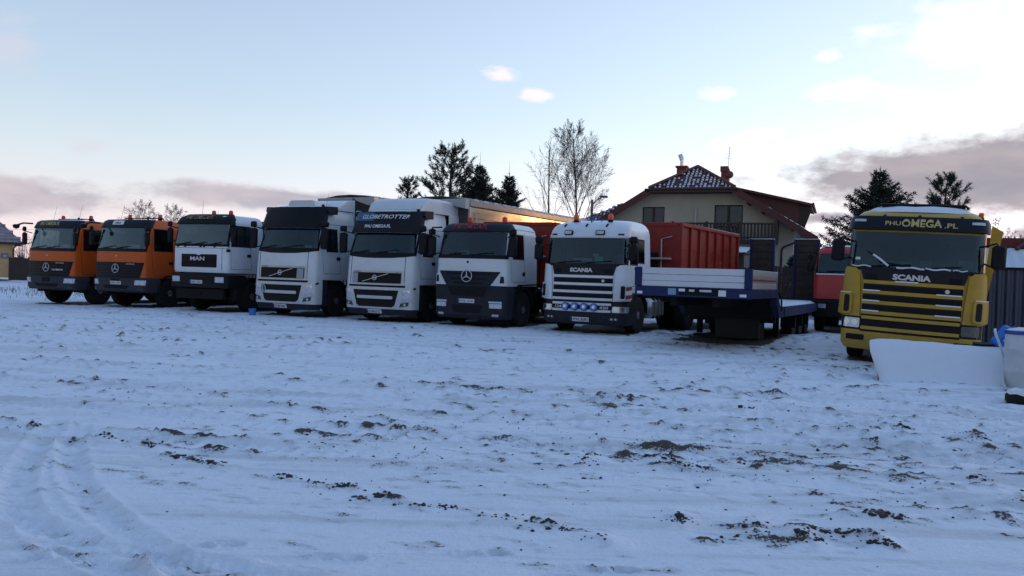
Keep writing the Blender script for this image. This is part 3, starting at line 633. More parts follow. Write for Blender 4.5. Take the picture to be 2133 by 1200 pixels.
    for g in (-1, 1): obj('side_fairing', M().box(min(g * 1.16, g * 1.22), max(g * 1.16, g * 1.22), 2.28, 2.9, 1.1, 3.36, .02), WHITE, T)
    chassis(T, .6, 6.2, axles=(5.1,), fr=.5, rr=.5, front=1.38)
    obj('fuel_tank', M().box(.7, 1.2, 2.4, 4.2, .42, .98, .1), ALU, T)
V1 = volvo_truck('taller white tractor with plain black visor and round green L sign', 10.27, -.24, 1.045, True, 'tall white tractor units')
V2 = volvo_truck('white tractor with lettered blue and black visor and high roof deflector', 13.6, -.12, 1.0, False, 'tall white tractor units')

# --- white low cab with slate bumper and star
def axor_truck():
    T = thing('hook_lift_truck', 'white truck with star emblem, slate grey bumper and two red beacons', 'truck', row_pos(16.67, -.15), R(-26))
    c = Cab([(.25, .12, 1.14, .24, .1, 2.2), (.36, .02, 1.19, .26, .1, 2.2), (1.1, .0, 1.2, .26, .1, 2.2), (1.2, .03, 1.18, .24, .1, 2.2), (1.95, .06, 1.16, .22, .1, 2.2), (2.05, .09, 1.15, .22, .1, 2.2), (2.72, .26, 1.1, .2, .1, 2.2), (2.86, .34, 1.06, .24, .1, 2.2), (2.95, .52, .98, .3, .08, 2.18), (3.0, .9, .9, .36, .06, 2.1)])
    sh = c.sub(1.2, 3.0).shell(ws=(2.05, 2.72, .5), sw=[(2.0, 2.66, .58, 1.28)], side_ys=(1.5, 2.1))
    obj('cab_body', sh[0], WHITE, T); windows(T, sh); interior(T, 1.28, 2.0, 2.84, .1, 2.2, 1.14)
    frame_ws(T, c, 2.0, 2.74, 1.12, [(-1.2, 1.96), (1.2, 1.96), (1.2, 2.07), (-1.2, 2.07)]); frame_side(T, c, 2.0, 2.66, .58, 1.28)
    v = obj('sun_visor', c.patch([(-1.24, 2.72), (1.24, 2.72), (1.22, 2.84), (1.05, 2.93), (-1.05, 2.93), (-1.22, 2.84)], .07, .06), TRIM, T)
    obj('visor_lettering', c.text('PHU OMEGA.PL', -.1, 2.77, .11, .09, .02, width=1.12), REDL, v)
    g_ = obj('grille', c.patch([(-.98, 1.6), (-.94, 1.48), (-.7, 1.18), (.7, 1.18), (.94, 1.48), (.98, 1.6)], .012, .02), NAVYB, T)
    for k, (z, w) in enumerate(((1.24, .5), (1.36, .62), (1.5, .78))): obj('grille_slat', c.patch([(-w + .08, z), (w - .08, z), (w, z + .05), (-w, z + .05)], .016, .006), CHASS, g_)
    for g in (-1, 1): obj('corner_fin', c.patch([(g * .72, 1.2), (g * 1.18, 1.2), (g * 1.12, 1.5), (g * .96, 1.54)], .03, .03), WHITE, T); obj('fin_vent', c.patch([(g * .98, 1.28), (g * 1.1, 1.28), (g * 1.08, 1.46), (g * 1.0, 1.48)], .034, .006), NAVYB, T)
    star_emblem(T, c, -.02, 1.46, .165, .04); obj('cab_badge', c.disc(-.02, 1.86, .035, .01, .01, 10), BLACK, T); obj('model_lettering', c.text('AXOR', .72, 1.7, .04, .012, .02, width=.26), CHROME, T)
    b = obj('bumper', c.sub(.25, 1.2, .6).shell()[0], NAVYB, T)
    obj('lower_grille', c.patch([(-.66, 1.16), (-.52, .9), (.52, .9), (.66, 1.16)], .008, .01), CHASS, b); obj('air_intake', c.patch([(-.5, .64), (.5, .64), (.42, .42), (-.42, .42)], .008, .01), CHASS, b)
    for g in (-1, 1):
        o = lamp_unit(T, c, rect(*sorted((g * .7, g * 1.06)), .57, .7, .02), LAMP, .012, [(g * .79, .635, .05), (g * .95, .635, .05)])
        obj('headlight_top', c.patch(rect(*sorted((g * .68, g * 1.06)), .715, .765, .01), .014, .02), LAMP, o)
        lamp_unit(T, c, rect(*sorted((g * .78, g * .98)), .34, .4, .015), LAMP, .012, None, 'fog_lamp')
        mirror(T, g, 1.2, .2, 2.02, 2.6, .24, .14); obj('step_panel', M().box(min(g * .9, g * 1.18), max(g * .9, g * 1.18), .55, .86, .3, 1.15, .03), CHASS, T)
        obj('arch_trim', M().prism([(.86, 1.25), (.86, 1.0), (.98, 1.16), (1.15, 1.22), (2.15, 1.24), (2.15, 1.28)], 'x', min(g * 1.1, g * 1.2), max(g * 1.1, g * 1.2)), BLACK, T)
        obj('side_air_vent', c.patch(rect(1.2, 1.38, 1.5, 1.62, .02), .008, .01, g), BLACK, T)
    plate(T, c, -.01, .7, 'WWL 32760'); side_bits(T, c, WHITE, .5, 1.42, 1.32, 2.78, False)
    for x in (-.42, .72): beacon(T, x, .85, 3.0, REDB, .075, .17)
    obj('front_mirror', M().tube([(-1.05, .3, 2.86), (-1.25, .1, 2.84), (-1.3, .05, 2.6)], .025, 6), BLACK, T)
    obj('roof_vent', M().box(1.04, 1.08, .75, .88, 2.76, 2.82, .01), BLACK, T)
    wiper(T, c, -.7, 2.07, -.1, 2.13); wiper(T, c, .05, 2.07, .75, 2.13); obj('dash_papers', M().box(-.45, -.2, .42, .45, 2.05, 2.2).box(-.1, .1, .42, .45, 2.05, 2.12), GREENP, T)
    snow_slab('roof_snow', T, lambda u, w: (-.85 + 1.7 * u, .95 + 1.1 * w, 2.99), 10, 6, .04, 5)
    chassis(T, .6, 7.4, axles=(4.6, 5.95), fr=.52, rr=.52)
    obj('exhaust_stack', M().tube([(.95, 2.4, .9), (.95, 2.4, 2.55)], .1, 10).box(.5, 1.1, 2.3, 2.5, 1.0, 2.7, .04), CHASS, T)
axor_truck()

# --- two lorries with barred grilles
def scania_truck(name, label, loc, th, paint, yellow=False, tilt=0.0):
    T = thing(name, label, 'truck', loc, R(-th)); T.rotation_euler = (0, tilt, R(-th))
    c = Cab([(.26, .12, 1.17, .26, .12, 2.12), (.36, .03, 1.23, .28, .12, 2.12), (.58, .0, 1.24, .28, .12, 2.12), (.78, .03, 1.24, .28, .12, 2.12), (.92, .05, 1.24, .28, .12, 2.12), (1.85, .09, 1.21, .26, .12, 2.12), (2.6, .21, 1.18, .22, .12, 2.12), (2.8, .27, 1.16, .24, .12, 2.12), (2.92, .36, 1.12, .28, .11, 2.12), (3.03, .56, 1.04, .34, .1, 2.1), (3.1, .85, .94, .4, .08, 2.05), (3.13, 1.2, .8, .42, .05, 1.98)])
    sh = c.sub(1.14, 3.13).shell(ws=(1.88, 2.6, .67), sw=[(1.92, 2.58, .52, 1.05), (1.98, 2.58, 1.12, 1.6)] if not yellow else [(1.92, 2.58, .52, 1.3)], side_ys=(1.9,))
    obj('cab_body', sh[0], paint, T); windows(T, sh, GLASS if not yellow else glass('dusty_windscreen', (.26, .38, .44), 1.5, .14)); interior(T, 1.2, 1.9, 2.75, .1, 2.12, 1.18)
    frame_ws(T, c, 1.86, 2.62, 1.2, rect(-1.26, 1.26, 1.83, 1.9)); frame_side(T, c, 1.92, 2.58, .52, 1.05 if not yellow else 1.3)
    if not yellow: frame_side(T, c, 1.98, 2.58, 1.12, 1.6)
    obj('nose_panel', c.patch([(-.86, 1.585), (.86, 1.585), (.95, 1.9), (-.95, 1.9)], .014, .02), TRIM, T)
    for g in (-1, 1): obj('nose_vent', c.patch(rect(*sorted((g * .62, g * .84)), 1.64, 1.76, .03), .018, .006), CHASS, T)
    obj('brand_lettering', c.text('SCANIA', -.02, 1.665, .115, .03, .05, width=.66), SILVER, T)
    g_ = obj('grille', c.patch(rect(-.86, .86, .62, 1.59), .014, .03), CHASS, T)
    zs = (1.55, 1.345, 1.14, .945) if not yellow else (1.60, 1.40, 1.20, 1.0)
    for z in zs:
        bar = obj('grille_bar', c.patch(rect(-.87, .87, z - .035, z + .035, .012), .035, .05), paint, T)
        if yellow:
            for u0, u1 in ((-.86, -.55), (.42, .84)) if z < 1.5 else ((-.3, .1),): obj('bar_snow', c.patch(rect(u0, u1, z + .02, z + .045, .005), .04, .05), SNOW, bar)
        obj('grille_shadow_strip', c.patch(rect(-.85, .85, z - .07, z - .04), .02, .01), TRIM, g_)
    obj('griffin_badge', c.disc(.6, zs[1] + .1 if not yellow else 1.5, .04, .02, .012, 14), SILVER, g_)
    for z in ((.815, .635) if not yellow else (.895, .69)): obj('grille_bar', c.patch(rect(-.85, .85, z - .032, z + .032, .012), .03, .05), paint, T)
    if not yellow:
        obj('model_lettering', c.text('124', -.66, .69, .07, .02, .02, width=.2), SILVER, g_); obj('model_lettering', c.text('420', .66, .69, .07, .02, .02, width=.24), SILVER, g_)
        LB = pm('blue_spot_glass', (.10, .22, .55), .15, .3, var=.3, vscale=20)
        for k in range(4):
            t = -.405 + k * .27; s_ = obj('spot_lamp', c.disc(t, .725, .105, .1, .1, 20), EUBLUE, T); obj('spot_glass', c.disc(t, .725, .085, .106, .02, 18), LB, s_); obj('spot_reflector', c.disc(t, .725, .042, .112, .01, 12), CHROME, s_)
    # corner panels with air vents
    for g in (-1, 1):
        obj('corner_panel', c.patch([(g * .88, .9), (g * 1.36, .92), (g * 1.36, 1.3), (g * 1.32, 1.7), (g * 1.27, 1.84), (g * 1.2, 1.88), (g * 1.02, 1.86), (g * .95, 1.8), (g * .9, 1.3)], .045, .06), paint, T)
        vt = obj('vent_cowl', c.patch(rect(*sorted((g * 1.03, g * 1.36)), .94, 1.36, .05), .085, .05), paint, T)
        obj('vent_slot', c.patch(rect(*sorted((g * 1.07, g * 1.16)), .98, 1.32, .03), .089, .01), BLACK, vt)
        if not yellow: 
            for k, mt in enumerate((REDL, WHITEL, REDL)): obj('warning_stripe', c.patch([(g * 1.18, .97 + k * .11), (g * 1.35, 1.0 + k * .11), (g * 1.35, 1.1 + k * .11), (g * 1.18, 1.07 + k * .11)], .09, .004), mt, vt)
        else:
            obj('cowl_snow', c.patch(rect(*sorted((g * 1.06, g * 1.32)), 1.355, 1.375), .085, .06), SNOW, vt)
    b = obj('bumper', c.sub(.26, .62 if not yellow else .6, .85).shell()[0], NAVYB if not yellow else YELLOW, T)
    obj('front_lower', c.sub(.6, 1.14, .8).shell()[0], TRIM if not yellow else YELLOW, T)
    for g in (-1, 1):
        dark = yellow and g > 0
        lamp_unit(T, c, rect(*sorted((g * .88, g * (1.38 if not yellow else 1.2))), .61 if not yellow else .68, .77 if not yellow else .87, .02), LAMPD if dark else LAMP, .014, None if dark else [(g * .97, .7 if not yellow else .78, .06), (g * 1.12, .7 if not yellow else .78, .06)])
        if yellow: obj('headlight_bezel', c.patch(rect(*sorted((g * .86, g * 1.3)), .64, .9), .004, .01), BLACK, T); obj('fog_slot', c.patch(rect(*sorted((g * .78, g * 1.12)), .44, .55, .02), .01, .012), CHASS, b)
        else: lamp_unit(T, c, rect(*sorted((g * .8, g * 1.05)), .4, .47, .015), LAMPD, .01, [(g * .87, .435, .028), (g * .98, .435, .028)], 'fog_lamp')
        mirror(T, g, 1.27, .22 if not yellow else .2, 1.98, 2.42, .24, .14, small=not yellow, ax=1.16, ay=.42)
        obj('step_panel', M().box(min(g * .92, g * 1.2), max(g * .92, g * 1.2), .6, .9, .35, 1.14, .03), CHASS, T)
        obj('arch_trim', M().prism([(.9, 1.3), (.85, .95), (.98, 1.12), (1.2, 1.2), (2.1, 1.2), (2.1, 1.3)], 'x', min(g * 1.12, g * 1.205), max(g * 1.12, g * 1.205)), paint if yellow else CHASS, T)
    side_bits(T, c, paint, .45, 1.08, 1.32, 2.7)
    wiper(T, c, -.75, 1.91, -.05, 1.97); wiper(T, c, .1, 1.91, .8, 1.98)
    if not yellow:
        plate(T, c, 0, .345, 'WWL 82893', off=.012)
        obj('roof_front_edge', c.patch(rect(-1.2, 1.2, 2.63, 2.66), .02, .04), paint, T)
        for t in (-.5, .42): w_ = obj('work_lamp', c.patch(rect(t - .12, t + .12, 2.66, 2.79, .02), .06, .08), BLACK, T); obj('work_lamp_glass', c.patch(rect(t - .1, t + .1, 2.68, 2.77, .01), .064, .01), LAMP, w_)
        for t in (-1.05, .9): obj('marker_lamp', c.patch(rect(t, t + .16, 2.66, 2.71), .02, .03), GREYB, T)
        for t in (-.72, -.05, .52): obj('roof_bracket', c.patch(rect(t, t + .04, 2.9, 2.97), .03, .05), BLACK, T)
        for x in (-.62, -.38, .0, .26, .48): obj('roof_lamp', M().lathe([(0, .035), (.03, .03), (.04, .01)], (x, .72 if abs(x) < .5 else .78, 3.055), n=10), STEEL, T)
        for x in (-.5, .52): beacon(T, x, .72, 3.08, AMBER, .07, .18, True)
        obj('roof_rail', M().box(-.4, .4, 1.2, 1.5, 3.1, 3.16, .02), EUBLUE, T); antenna(T, .0, .62, 3.06, .2, 0)
        obj('dash_papers', M().box(-.45, .1, .5, .52, 1.98, 2.05).box(.2, .45, .45, .47, 1.92, 2.1).box(.15, .3, .46, .48, 2.1, 2.18), GREENP, T)
        obj('side_stripe', c.patch([(.95, 1.16), (1.3, 1.16), (1.3, 1.36), (.95, 1.24)], .005, .008, 1), pm('lime_stripe', (.3, .42, .03), .5), T)
        snow_slab('roof_snow', T, lambda u, w: (-.72 + 1.44 * u, 1.5 + .45 * w, 3.125), 8, 4, .03, 8)
        chassis(T, .6, 6.6, axles=(5.2,), fr=.52, rr=.52, front=1.4)
        t_ = obj('fuel_tank', M().box(.68, 1.2, 2.3, 3.6, .4, .98, .09), ALU, T)
        for y in (2.6, 2.95, 3.3): obj('tank_strap', M().box(.67, 1.21, y, y + .05, .39, .99, .09), CHASS, t_)
        obj('tank_cap', M().lathe([(0, .05), (.05, .05), (.06, .03)], (.95, 2.8, .98), n=10), BLACK, t_)
    else:
        v = obj('sun_visor', c.patch([(-1.25, 2.62), (1.25, 2.62), (1.24, 2.82), (1.2, 2.86), (-1.2, 2.86), (-1.24, 2.82)], .09, .05), TRIM, T)
        obj('visor_lettering', c.text('PHU', -.42, 2.7, .085, .098, .018, width=.27), GOLD, v); obj('visor_lettering', c.text('OMEGA', .07, 2.68, .13, .098, .025, width=.68), GOLD, v); obj('visor_lettering', c.text('.PL', .56, 2.68, .095, .098, .018, width=.22), GOLD, v)
        for t in (-1.0, 1.0): obj('visor_lamp', c.patch(rect(t - .1, t + .1, 2.765, 2.8), .096, .012), SILVER, v)
        wiper(T, c, -.05, 1.93, -.62, 2.0, .05); obj('wiper', M().tube([c.P(-.42, 1.9, .05), c.P(-.62, 2.06, .06), c.P(-.84, 2.2, .04)], .014, 5), BLACK, T)
        obj('wiper_snow', M().tube([c.P(-.44, 1.92, .06), c.P(-.6, 2.05, .075), c.P(-.72, 2.13, .06)], .02, 5), SNOW, T)
        for t0, t1, rr in ((-1.1, -.75, .012), (-.3, .18, .018), (.2, .62, .016), (.66, .9, .01)): obj('sill_snow', M().tube([c.P(t0 + (t1 - t0) * i / 8, 1.905 + .012 * math.sin(t0 * 9 + i), .03) for i in range(9)], rr, 6), SNOW, T)
        obj('windscreen_sticker', c.patch(rect(-1.06, -.97, 2.03, 2.08), .006, .005), WHITEL, T)
        obj('dash_papers', M().box(-.5, -.05, .42, .45, 1.92, 2.04).box(.1, .3, .45, .48, 1.92, 2.08).box(.75, 1.0, .5, .53, 1.92, 2.12), pm('faded_paper', (.3, .36, .36), .8, var=.3, vscale=12), T)
        snow_slab('roof_snow', T, lambda u, w: (-.98 + 1.96 * u, (.52 + .25 * abs(u - .5) ** 2 * 4) + (1.9 - .52) * w, 3.03 + .1 * min(1, w * 4) - .12 * max(0, abs(u - .5) * 2 - .8) * 3), 26, 14, .06, 6, edge=.12)
        obj('roof_rail', M().tube([(-.75, .95, 3.16), (-.7, .9, 3.2), (.8, .9, 3.2), (.85, .95, 3.16)], .025, 6).box(-.7, .8, .88, 1.2, 3.15, 3.18), BLACK, T)
        for t in (-.62, .0, .72): obj('roof_bracket', c.patch(rect(t, t + .05, 2.87, 2.93), .03, .05), BLACK, T)
        beacon(T, 1.08, 1.0, 2.96, AMBER, .05, .1); chassis(T, .6, 7.4, axles=(4.7, 6.05), fr=.52, rr=.52, front=1.4)
        obj('side_board', M().prism([(1.24, 1.1), (1.3, 1.05), (1.55, 2.82), (1.34, 2.94), (1.3, 2.2)], 'y', 2.35, 2.41), YELLOW, T)
        obj('tipper_body', M().prism([(-1.22, 2.6), (-1.15, 1.3), (1.15, 1.3), (1.2, 2.4)], 'y', 2.42, 7.0), YELLOW, T)
    return T
scania_truck('semi_truck', 'white truck with white grille bars and four round blue spot lamps', (1.83, 21.54, 0), 28.5, WHITE_B)
scania_truck('tipper_truck', 'yellow truck with yellow grille bars and snow on its roof, behind the snow-covered blade', (7.6, 15.42, -.02), 28, YELLOW, True, R(2.4))

# --- red round-edged cab behind the yellow truck
def red_truck():
    T = thing('tipper_truck', 'red truck half hidden between the upright ramp and the yellow truck', 'truck', (10.85, 25.6, 0), R(-24))
    c = Cab([(.5, .05, 1.2, .12, .04, 1.5), (1.0, .0, 1.22, .12, .04, 1.5), (1.08, .12, 1.18, .16, .04, 1.6), (1.9, .12, 1.18, .16, .04, 1.6), (2.6, .3, 1.1, .2, .04, 1.6), (2.72, .38, 1.05, .24, .04, 1.6), (2.8, .55, .95, .28, .04, 1.55)])
    sh = c.sub(1.08, 2.8).shell(ws=(1.94, 2.56, .34), sw=[(1.92, 2.5, .55, 1.25)]); obj('cab_body', sh[0], REDP, T); windows(T, sh); interior(T, 1.2, 1.92, 2.62, .12, 1.6, 1.14)
    frame_ws(T, c, 1.92, 2.58, 1.08, rect(-1.15, 1.15, 1.9, 1.95)); obj('bumper', c.sub(.5, 1.06, .8).shell()[0], CHASS, T)
    for g in (-1, 1):
        lamp_unit(T, c, rect(*sorted((g * .78, g * 1.02)), .78, .92, .03), LAMP, .012); mirror(T, g, 1.22, .3, 1.95, 2.35, .18, .1)
    obj('sill_snow', c.patch(rect(-1.1, 1.1, 1.86, 1.9), .03, .05), SNOW, T); snow_slab('roof_snow', T, lambda u, w: (-.9 + 1.8 * u, .5 + 1.0 * w, 2.79), 8, 5, .06, 9)
    wiper(T, c, -.8, 1.96, -.1, 2.0); chassis(T, .5, 6, axles=(4.2, 5.5), fr=.52, rr=.52, front=1.3)
    obj('tipper_body', M().prism([(-1.2, 2.5), (-1.15, 1.3), (1.15, 1.3), (1.2, 2.5)], 'y', 2.0, 5.9), REDP, T)
red_truck()

# ------------------------------------------------------------------ snowy yard
def _hash(ix, iy, seed):
    h = (ix.astype(np.int64) * 374761393 + iy.astype(np.int64) * 668265263 + seed * 1442695041) & 0xFFFFFFFF
    h = ((h ^ (h >> 13)) * 1274126177) & 0xFFFFFFFF
    return ((h ^ (h >> 16)) & 0xFFFF) / 65535.0
def vnoise(x, y, seed=0):
    x = np.asarray(x, float); y = np.asarray(y, float); ix = np.floor(x); iy = np.floor(y); fx = x - ix; fy = y - iy
    fx = fx * fx * (3 - 2 * fx); fy = fy * fy * (3 - 2 * fy)
    return (_hash(ix, iy, seed) * (1 - fx) + _hash(ix + 1, iy, seed) * fx) * (1 - fy) + (_hash(ix, iy + 1, seed) * (1 - fx) + _hash(ix + 1, iy + 1, seed) * fx) * fy
def fbm(x, y, o=4, seed=0):
    s = 0; a = .5; t = 0
    for k in range(o): s = s + a * vnoise(x * 2 ** k, y * 2 ** k, seed + k * 17); t += a; a *= .5
    return s / t - .5
def seg_dist(x, y, pts):
    """distance to a polyline and arc length at the nearest point"""
    if x.size > 5000:                                        # only look near the line
        xs = [p[0] for p in pts]; ys = [p[1] for p in pts]; mk = (x > min(xs) - .9) & (x < max(xs) + .9) & (y > min(ys) - .9) & (y < max(ys) + .9)
        b_ = np.full(x.shape, 9.0); a_ = np.zeros(x.shape)
        if mk.any(): b_[mk], a_[mk] = _seg(x[mk], y[mk], pts)
        return b_, a_
    return _seg(x, y, pts)
def _seg(x, y, pts):
    best = np.full(x.shape, 1e9); al = np.zeros(x.shape); s0 = 0
    for (ax, ay), (bx, by) in zip(pts, pts[1:]):
        dx, dy = bx - ax, by - ay; l2 = dx * dx + dy * dy; l = math.sqrt(l2)
        t = np.clip(((x - ax) * dx + (y - ay) * dy) / l2, 0, 1); d = np.hypot(x - ax - t * dx, y - ay - t * dy); m = d < best
        best = np.where(m, d, best); al = np.where(m, s0 + t * l, al); s0 += l
    return best, al
def smooth_line(p, n=6):
    out = []
    for i in range(len(p) - 1):
        p0, p1, p2, p3 = p[max(i - 1, 0)], p[i], p[i + 1], p[min(i + 2, len(p) - 1)]
        for k in range(n):
            t = k / n; out.append(tuple(.5 * (2 * b + (c_ - a) * t + (2 * a - 5 * b + 4 * c_ - d) * t * t + (-a + 3 * b - 3 * c_ + d) * t ** 3) for a, b, c_, d in zip(p0, p1, p2, p3)))
    return out + [p[-1]]
TYRES = [[(-4.3, 7.6), (-4.0, 6.94), (-3.67, 6.15), (-3.33, 5.47), (-2.98, 4.93), (-2.61, 4.5), (-2.23, 4.17), (-1.91, 3.93), (-1.6, 3.71), (-1.0, 3.3)],
         [(-3.9, 7.3), (-3.64, 6.7), (-3.28, 6.05), (-2.88, 5.4), (-2.43, 4.84), (-2.0, 4.39), (-1.73, 4.11), (-1.38, 3.78), (-.9, 3.4)],
         [(-3.6, 4.98), (-3.0, 4.75), (-2.67, 4.58), (-2.28, 4.36), (-1.88, 4.17), (-1.53, 4.06), (-1.05, 3.9), (-.4, 3.7)]]
RIDGE = [(-5.6, 10.0), (-5.22, 9.91), (-4.37, 9.6), (-3.88, 9.5), (-3.23, 9.15), (-2.64, 8.82), (-1.81, 8.45), (-0.98, 7.9)]
CLODS = [[(-.56, 5.11), (-.37, 5.09), (-.16, 5.01), (.03, 4.9)], [(.16, 4.87), (.29, 4.8), (.42, 4.69), (.61, 4.52)], [(-.96, 5.26), (-.81, 5.33), (-.66, 5.23)], [(-1.83, 5.72), (-1.65, 5.79), (-1.35, 5.58), (-1.03, 5.47)],
         [(-2.66, 6.29), (-2.32, 6.1), (-2.04, 6.03)], [(-4.38, 7.33), (-4.23, 7.33)], [(-3.4, 6.76), (-3.3, 6.72)], [(-3.03, 6.6), (-2.86, 6.57)], [(.55, 6.37), (.66, 6.55), (.74, 6.66)], [(.91, 6.8), (1.11, 6.77), (1.42, 6.49), (1.65, 6.31)],
         [(2.72, 9.62), (2.94, 9.59)], [(2.21, 5.2), (2.41, 5.17), (2.56, 5.11)], [(1.56, 5.01), (1.52, 4.77)], [(1.11, 5.16), (1.07, 4.86)], [(1.74, 4.84), (1.93, 4.81), (2.16, 4.79)], [(2.23, 4.71), (2.2, 4.58)], [(3.59, 6.32), (3.74, 6.2)], [(4.17, 8.78), (4.56, 8.44)], [(4.68, 8.2), (4.66, 7.52)], [(1.75, 4.75), (1.8, 4.6)]]
FEET = [(-.93, 4.2), (-.8, 4.19), (-.19, 4.31), (-.04, 4.32), (-2.37, 4.05), (-2.26, 4.06), (-1.64, 4.3), (-1.49, 4.35), (.45, 4.13), (.63, 4.14)]
LANES = [[(-24, 16.5), (-12, 12.6), (-5, 10.6), (.2, 9.3), (3, 8.3), (6, 6.7), (9, 4.8)], [(-24, 17.6), (-12, 13.7), (-5, 11.6), (.2, 10.2), (3, 9.2), (6, 7.6), (9, 5.8)], [(-24, 13.5), (-9, 9.4), (-3, 7.9), (.5, 7.15), (3, 6.5), (5.5, 5.4), (8, 4)], [(-20, 11), (-9, 8.3), (-3, 6.9), (.6, 6.35), (3, 5.7), (5.5, 4.6)],
         [(-24, 21), (-10, 15.6), (0, 12.1), (5, 10), (9, 7.6)], [(-24, 22.3), (-10, 16.8), (0, 13.3), (5, 11.1), (9, 8.8)], [(-26, 24), (-14, 19.5), (-4, 16.6), (4, 14.2), (10, 11)], [(2, 19.5), (4, 17), (4.6, 14.5), (3.6, 12.2), (1, 10.6)], [(3.4, 20), (5.2, 17.2), (5.7, 14.5), (4.8, 11.7), (2, 9.6)]]
_lr = random.Random(5)
for _k in range(13):                                         # further passes across the yard, some swinging in towards the row
    _y = _lr.uniform(6.5, 19); _c = _lr.uniform(-.42, -.2); _x0 = _lr.uniform(-20, -6); LANES.append([(_x0 + 4.2 * i, _y + _c * (_x0 + 4.2 * i) + _lr.gauss(0, .25) - .012 * max(0, _x0 + 4.2 * i) ** 2 * (_lr.random() < .6)) for i in range(7)])
for _k in range(7):
    _q = _lr.uniform(1, 19); _p = row_pos(_q, 0, 1.0); _b = _lr.uniform(-1.5, 3.5); LANES.append([_p[:2], (_p[0] - .375 * 3 + .1 * _b, _p[1] - .927 * 3), (_p[0] - 1.6 + .8 * _b, _p[1] - 6), (_p[0] - 1.8 + 2.2 * _b, _p[1] - 8.5), (_p[0] - 1.0 + 4 * _b, _p[1] - 10.5)])
TYRES = [smooth_line(p) for p in TYRES]; RIDGE = smooth_line(RIDGE); LANES = [smooth_line(p, 3) for p in LANES]
SPREAD = [(-.2, 7.1, 1.5, .75, .62), (-1.3, 7.0, .9, .6, .42), (.6, 8.4, 1.6, .8, .45), (-2.0, 8.1, 1.2, .4, .35), (2.6, 6.5, 1.3, .6, .55), (3.0, 5.6, 1.1, .5, .5), (4.4, 7.8, .9, .8, .55), (1.8, 7.2, 1.4, .5, .45), (-4.6, 9.3, 1.8, .6, .3), (-10, 19, 7, 3, .28), (-12, 25, 6, 1.6, .42), (4.2, 18.9, 2.4, 1.4, .62), (6.0, 18.4, 1.3, .8, .6), (6.3, 14.6, .5, .8, .6), (2.2, 11.5, 3.0, 1.0, .3), (1.2, 14, 4, 1, .22), (4.5, 23, 3.5, 2.5, .7), (-2, 24.5, 6, 1.2, .55), (1.6, 4.8, .6, .25, .4), (5.1, 9.0, .6, 1.2, .45), (0, 6.0, 2.5, .8, .25), (3.7, 9.6, 1.5, .7, .3), (7.3, 12.9, .6, .5, .3)]
BARE = [row_pos(q)[:2] + (22, .35, 7.2, 1.35) for q in (-.35, 3.04, 6.68, 10.03, 13.48, 16.52)] + [(1.855, 21.54, 24, .35, 7, 1.4), (3.9, 17.5, 28, 2.2, 11, 1.3), (7.6, 15.42, 28, .2, 7, 1.25), (10.85, 25.6, 24, 0, 6, 1.3), (-2.5, 26.4, 30, 3, 10, 1.3), (4, 24.4, 32, 0, 6, 1.4)]
